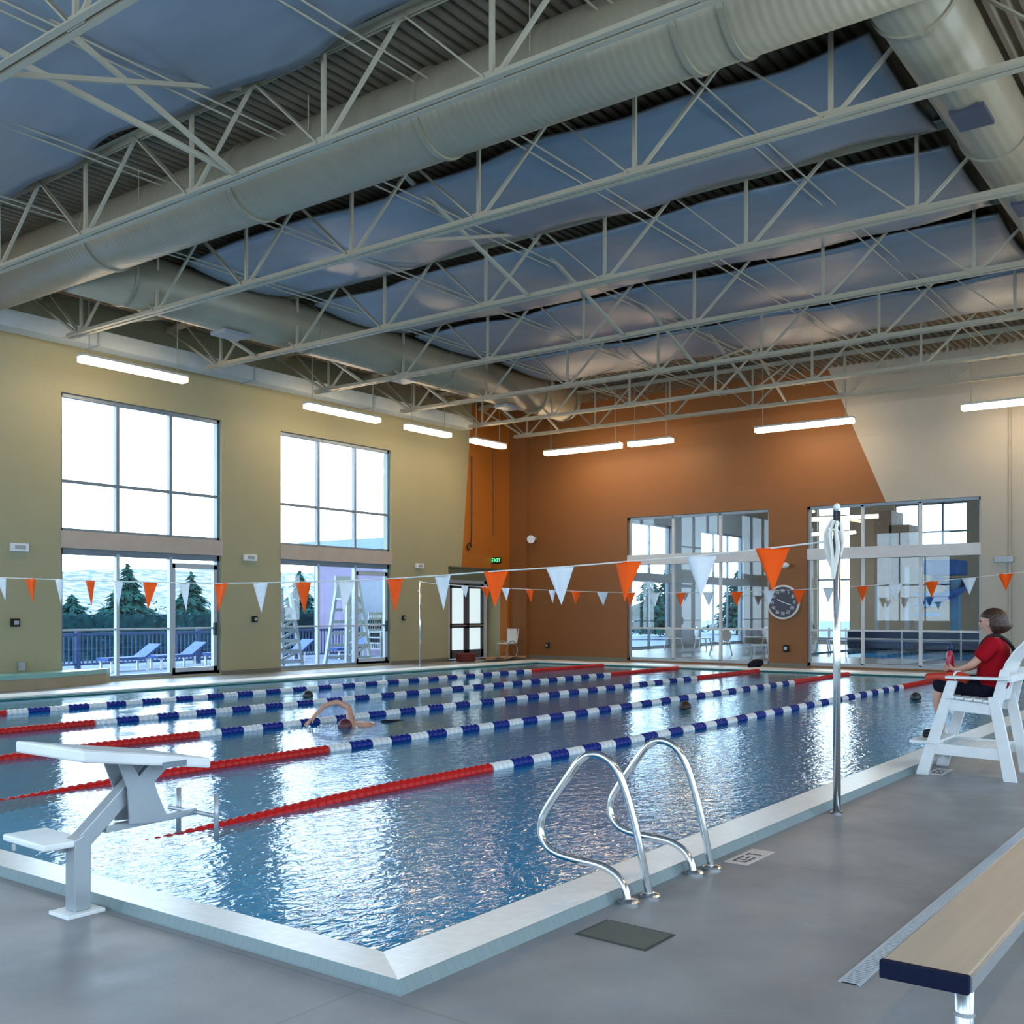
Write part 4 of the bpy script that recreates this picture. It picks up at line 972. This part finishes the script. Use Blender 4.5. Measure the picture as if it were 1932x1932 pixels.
m = MB(); m.box(22.9, 23.5, 21.95, 22.5, .35, .39).build('seat', WW, cst)
m = MB()
for k in range(6): m.box(22.92+k*.1, 22.97+k*.1, 22.47, 22.51, .38, .95)
m.box(22.9, 23.5, 22.47, 22.52, .9, .97).build('backrest', WW, cst)
for x, y in ((22.9, 21.95), (22.9, 22.46), (23.45, 21.95), (23.45, 22.46)): MB().box(x, x+.05, y, y+.05, -.1, .37).build('leg', WW, cst)
for k, l in ((1, 'second'), (2, 'third'), (3, 'topmost')): move_copy(cst, (23.2, 22.2, -.1+k*.17), 'white lattice patio chair, %s of the outdoor stack' % l)
# neighbouring wing of the building
bw = thing('building_wing', (30, 30, 0), 'lilac grey wing of the building outside the second tall window', 'building')
MB().box(27.6, 33.0, 23.2, 30.0, -.1, 3.75).build('wing_wall', mat('lilac_wall', (.17, .155, .26), .7), bw)
MB().box(27.2, 33.4, 22.9, 30.4, 3.75, 4.15).build('roof_fascia', mat('blue_fascia', (.16, .24, .34), .6), bw)
MB().box(27.58, 27.6, 23.6, 24.0, .3, 3.2).build('dark_strip', mat('dark_lilac', (.07, .07, .12), .6), bw)
MB().box(27.55, 27.6, 24.6, 28, .3, 2.6).build('window_band', mat('wing_glass', (.10, .14, .2), .2), bw)

# ------------------------------------------------------------------ leisure pool hall beyond the far wall
BX1 = 47.0
fb = MB(); fb.box(FX+.3, 34.0, RY, WY+.3, -.2, 0).box(34.0, 42.5, 13.8, WY+.3, -.2, 0).box(42.5, BX1, RY, WY+.3, -.2, 0).box(34, 42.5, RY, 6.0, -.2, 0)
struct('floor_2', fb, mat('leisure_floor', (.13, .14, .17), .3, var=.12))
BW = [(35.0, 38.3), (41.0, 45.4)]
hwall('wall_left_2', WY, WY+.3, FX+.3, BX1, [(a, b, .04, 5.0) for a, b in BW], wall_mat('grey_wall_paint', ((.34, .35, .36),)))
vwall('wall_far_2', BX1, BX1+.3, RY, WY+.3, [(15.9, 17.4, .1, 6.3), (10.9, 13.9, 4.3, 6.2), (1.0, 4.0, 1.0, 5.0)], wall_mat('tan_wall_paint', ((.40, .33, .24),)))
hwall('wall_right_2', RY-.3, RY, FX+.3, BX1+.3, [(a, a+3, 1, 5) for a in (30, 35, 40)], WALL_O)
struct('ceiling_3', MB().box(FX+.3, BX1+.3, RY-.3, WY+.3, ZC, ZC+.2), mat('leisure_ceiling', (.42, .42, .42), .6))
def simple_window(i, axis, a, b, c_, z0, z1, nv, zm):
    f = MB()
    for k in range(nv+1):
        p = a+(b-a)*k/nv
        if axis == 'x': f.box(p-.04, p+.04, c_-.04, c_+.04, z0, z1)
        else: f.box(c_-.04, c_+.04, p-.04, p+.04, z0, z1)
    for z in (z0, zm, z1-.08):
        if axis == 'x': f.box(a, b, c_-.04, c_+.04, z, z+.08)
        else: f.box(c_-.04, c_+.04, a, b, z, z+.08)
    w = struct('window_%d' % i, f, FRAME)
    g = MB()
    if axis == 'x': g.box(a, b, c_, c_+.008, z0, z1)
    else: g.box(c_, c_+.008, a, b, z0, z1)
    g.build('glass_pane', GLASS, w)
simple_window(11, 'x', 35.0, 38.3, WY+.15, .04, 5.0, 2, 2.9); simple_window(12, 'x', 41.0, 45.4, WY+.15, .04, 5.0, 3, 2.9)
simple_window(13, 'y', 15.9, 17.4, BX1+.15, .1, 6.3, 2, 2.9); simple_window(14, 'y', 10.9, 13.9, BX1+.15, 4.3, 6.2, 3, 4.9)
# beam across the head of its glazing
struct('beam', MB().box(FX+.4, BX1, WY-.12, WY, 2.65, 3.0), mat('grey_beam', (.30, .32, .34), .5))
# leisure pool
one('leisure_pool_water', MB().grid(1, 1, lambda u, v: (34.1+8.3*u, 6.0+7.8*v, -.05)), WATER, 'bright water of the leisure pool seen through the far right glazing', 'water', kind='stuff')
struct('leisure_pool_basin', MB().box(34, 42.5, 6, 13.8, -1.2, -1.1).box(33.9, 34.0, 6, 13.8, -1.2, 0).box(42.5, 42.6, 6, 13.8, -1.2, 0), BASIN)
struct('leisure_pool_curb', MB().box(42.6, 42.9, 6, 14.5, 0, .75), mat('navy_tile', (.01, .03, .08), .3))
# slide
sl = thing('water_slide', (44.5, 11, 0), 'blue water slide seen through the far right glazing', 'water slide')
SB = mat('slide_blue', (.004, .10, .34), .4, spec=.25)
def halfpipe(path, r, name, parent):
    m = MB(); k = len(m.v); seg = 10
    for i, p in enumerate(path):
        t_ = (path[min(i+1, len(path)-1)]-path[max(i-1, 0)]); t_.z = 0; t_.normalize(); sdv = Vector((-t_.y, t_.x, 0))
        for j in range(seg+1): a = PI+PI*j/seg; m.v.append(tuple(p+sdv*math.cos(a)*r+Vector((0, 0, 1))*math.sin(a)*r))
    for i in range(len(path)-1):
        for j in range(seg): a = i*(seg+1)+j; m.f.append((a, a+1, a+seg+2, a+seg+1))
    m.build(name, SB, parent, smooth=True, solid=.06)
path = [Vector((43.9+.6*math.cos(a), 11.2-.65*math.sin(a), 2.9-1.0*(a/4.2))) for a in [k*.28-.6 for k in range(17)]]
halfpipe(path, .34, 'slide_flume', sl)
MB().box(43.3, 45.0, 10.4, 11.7, 2.95, 3.55).build('slide_shroud', SB, sl, bevel=.05)
MB().box(43.9, 44.3, 10.5, 10.8, 0, 2.8).build('support_column', mat('light_blue_column', (.10, .35, .60), .4), sl)
for z in (1.3, 1.7, 2.1): MB().box(43.2, 43.3, 11.0, 12.0, z, z+.16).build('ladder_step', mat('light_blue_column', (.10, .35, .60), .4), sl)
tw = thing('slide_tower', (43.6, 13.6, 0), 'tan timber slide tower seen through the far right glazing', 'slide tower')
TT = mat('tan_timber', (.36, .24, .16), .6, var=.2, vscale=4, stretch=(1, 6, 1))
MB().box(43.2, 44.8, 12.2, 13.0, 3.9, 5.0).build('tower_panel', TT, tw); MB().box(43.2, 44.8, 12.9, 13.6, 2.6, 5.6).build('tower_column', TT, tw)
for x, y in ((43.3, 12.3), (43.3, 13.5), (44.7, 12.3), (44.7, 13.5)): MB().box(x-.08, x+.08, y-.08, y+.08, 0, 3.3).build('post', CREAM, tw)
# white rails
for y0, y1, z, x, l in ((6.2, 15, .62, 33.6, 'white handrail along the near side of the leisure pool'),):
    r = thing('pool_handrail', (x, y0, 0), l, 'handrail')
    MB().tube([(x, y0, .62), (x, y1, .62)], .03, 8).build('rail', WHITEP, r)
    for k in range(6): yy = y0+(y1-y0)*k/5; MB().tube([(x, yy, 0), (x, yy, .95)], .022, 8).build('post', WHITEP, r)
# round table and chairs
tb = thing('patio_table', (38.6, 15.3, 0), 'round white patio table seen through the far right glazing', 'table')
MB().tube([(38.6, 15.3, .70), (38.6, 15.3, .74)], .6, 28).build('table_top', WHITEP, tb)
for a in range(4): MB().bar((38.6+.15*math.cos(a*PI/2), 15.3+.15*math.sin(a*PI/2), .7), (38.6+.4*math.cos(a*PI/2), 15.3+.4*math.sin(a*PI/2), 0), .05, .05).build('leg', WHITEP, tb)
pc = thing('patio_chair', (0, 0, 0), 'white moulded patio chair left of the round table', 'chair', 'white patio chairs in the leisure hall')
MB().box(-.24, .24, -.24, .24, .42, .46).build('seat', WHITEP, pc, bevel=.01)
MB().ball((0, -.25, .68), (.25, .03, .22), 14, 8).build('backrest', WHITEP, pc, smooth=True)
for a, b in ((-1, -1), (-1, 1), (1, -1), (1, 1)): MB().bar((a*.2, b*.2, .43), (a*.27, b*.27, 0), .04, .04).build('leg', WHITEP, pc)
pc.location = (39.0, 16.3, 0); pc.rotation_euler = (0, 0, 2.6)
move_copy(pc, (38.9, 14.2, 0), 'white moulded patio chair right of the round table', .2)
move_copy(pc, (33.0, 15.6, 0), 'white moulded patio chair low behind the left far window', 1.2)
move_copy(pc, (36.4, 19.2, 0), 'white patio chair by the glazing, leftmost behind the left far window', 3.0)
move_copy(pc, (31.2, 13.4, 0), 'white patio chair near the right edge of the left far window', .6)
move_copy(pc, (37.3, 18.4, 0), 'white patio chair second from the left behind the left far window', 4.0)
gp = thing('person', (40.8, 15.2, 0), 'seated person in dark clothes at the round table beyond the glass', 'person')
gx_, gy_ = 39.7, 15.0
skin('body', [(gx_, gy_, .55), (gx_, gy_, .8), (gx_, gy_, 1.05), (gx_, gy_, 1.2), (gx_, gy_, 1.33), (gx_-.2, gy_, 1.05), (gx_-.25, gy_+.1, .8), (gx_+.2, gy_, 1.05), (gx_+.25, gy_-.1, .8), (gx_-.4, gy_+.1, .5), (gx_-.45, gy_+.1, .1), (gx_-.4, gy_-.12, .5), (gx_-.45, gy_-.12, .1)],
     [(0, 1), (1, 2), (2, 3), (3, 4), (2, 5), (5, 6), (2, 7), (7, 8), (0, 9), (9, 10), (0, 11), (11, 12)], [.15, .14, .15, .06, .10, .06, .045, .06, .045, .08, .05, .08, .05], DARKC, gp)
MB().ball((gx_, gy_, 1.36), (.10, .11, .13), 14, 10).build('hair', HAIR, gp, smooth=True)
# lamps in the far hall
for i, (x, y, l) in enumerate(((36, 12.5, 'lamp in the far hall over the leisure pool'), (31.0, 15.5, 'lamp in the far hall behind the clock pier'), (43, 15.6, 'lamp in the far hall near its end window'))):
    lamp(x-.05, x+.05, y-1.3, y+1.3, 4.75, 'warm linear hanging '+l)
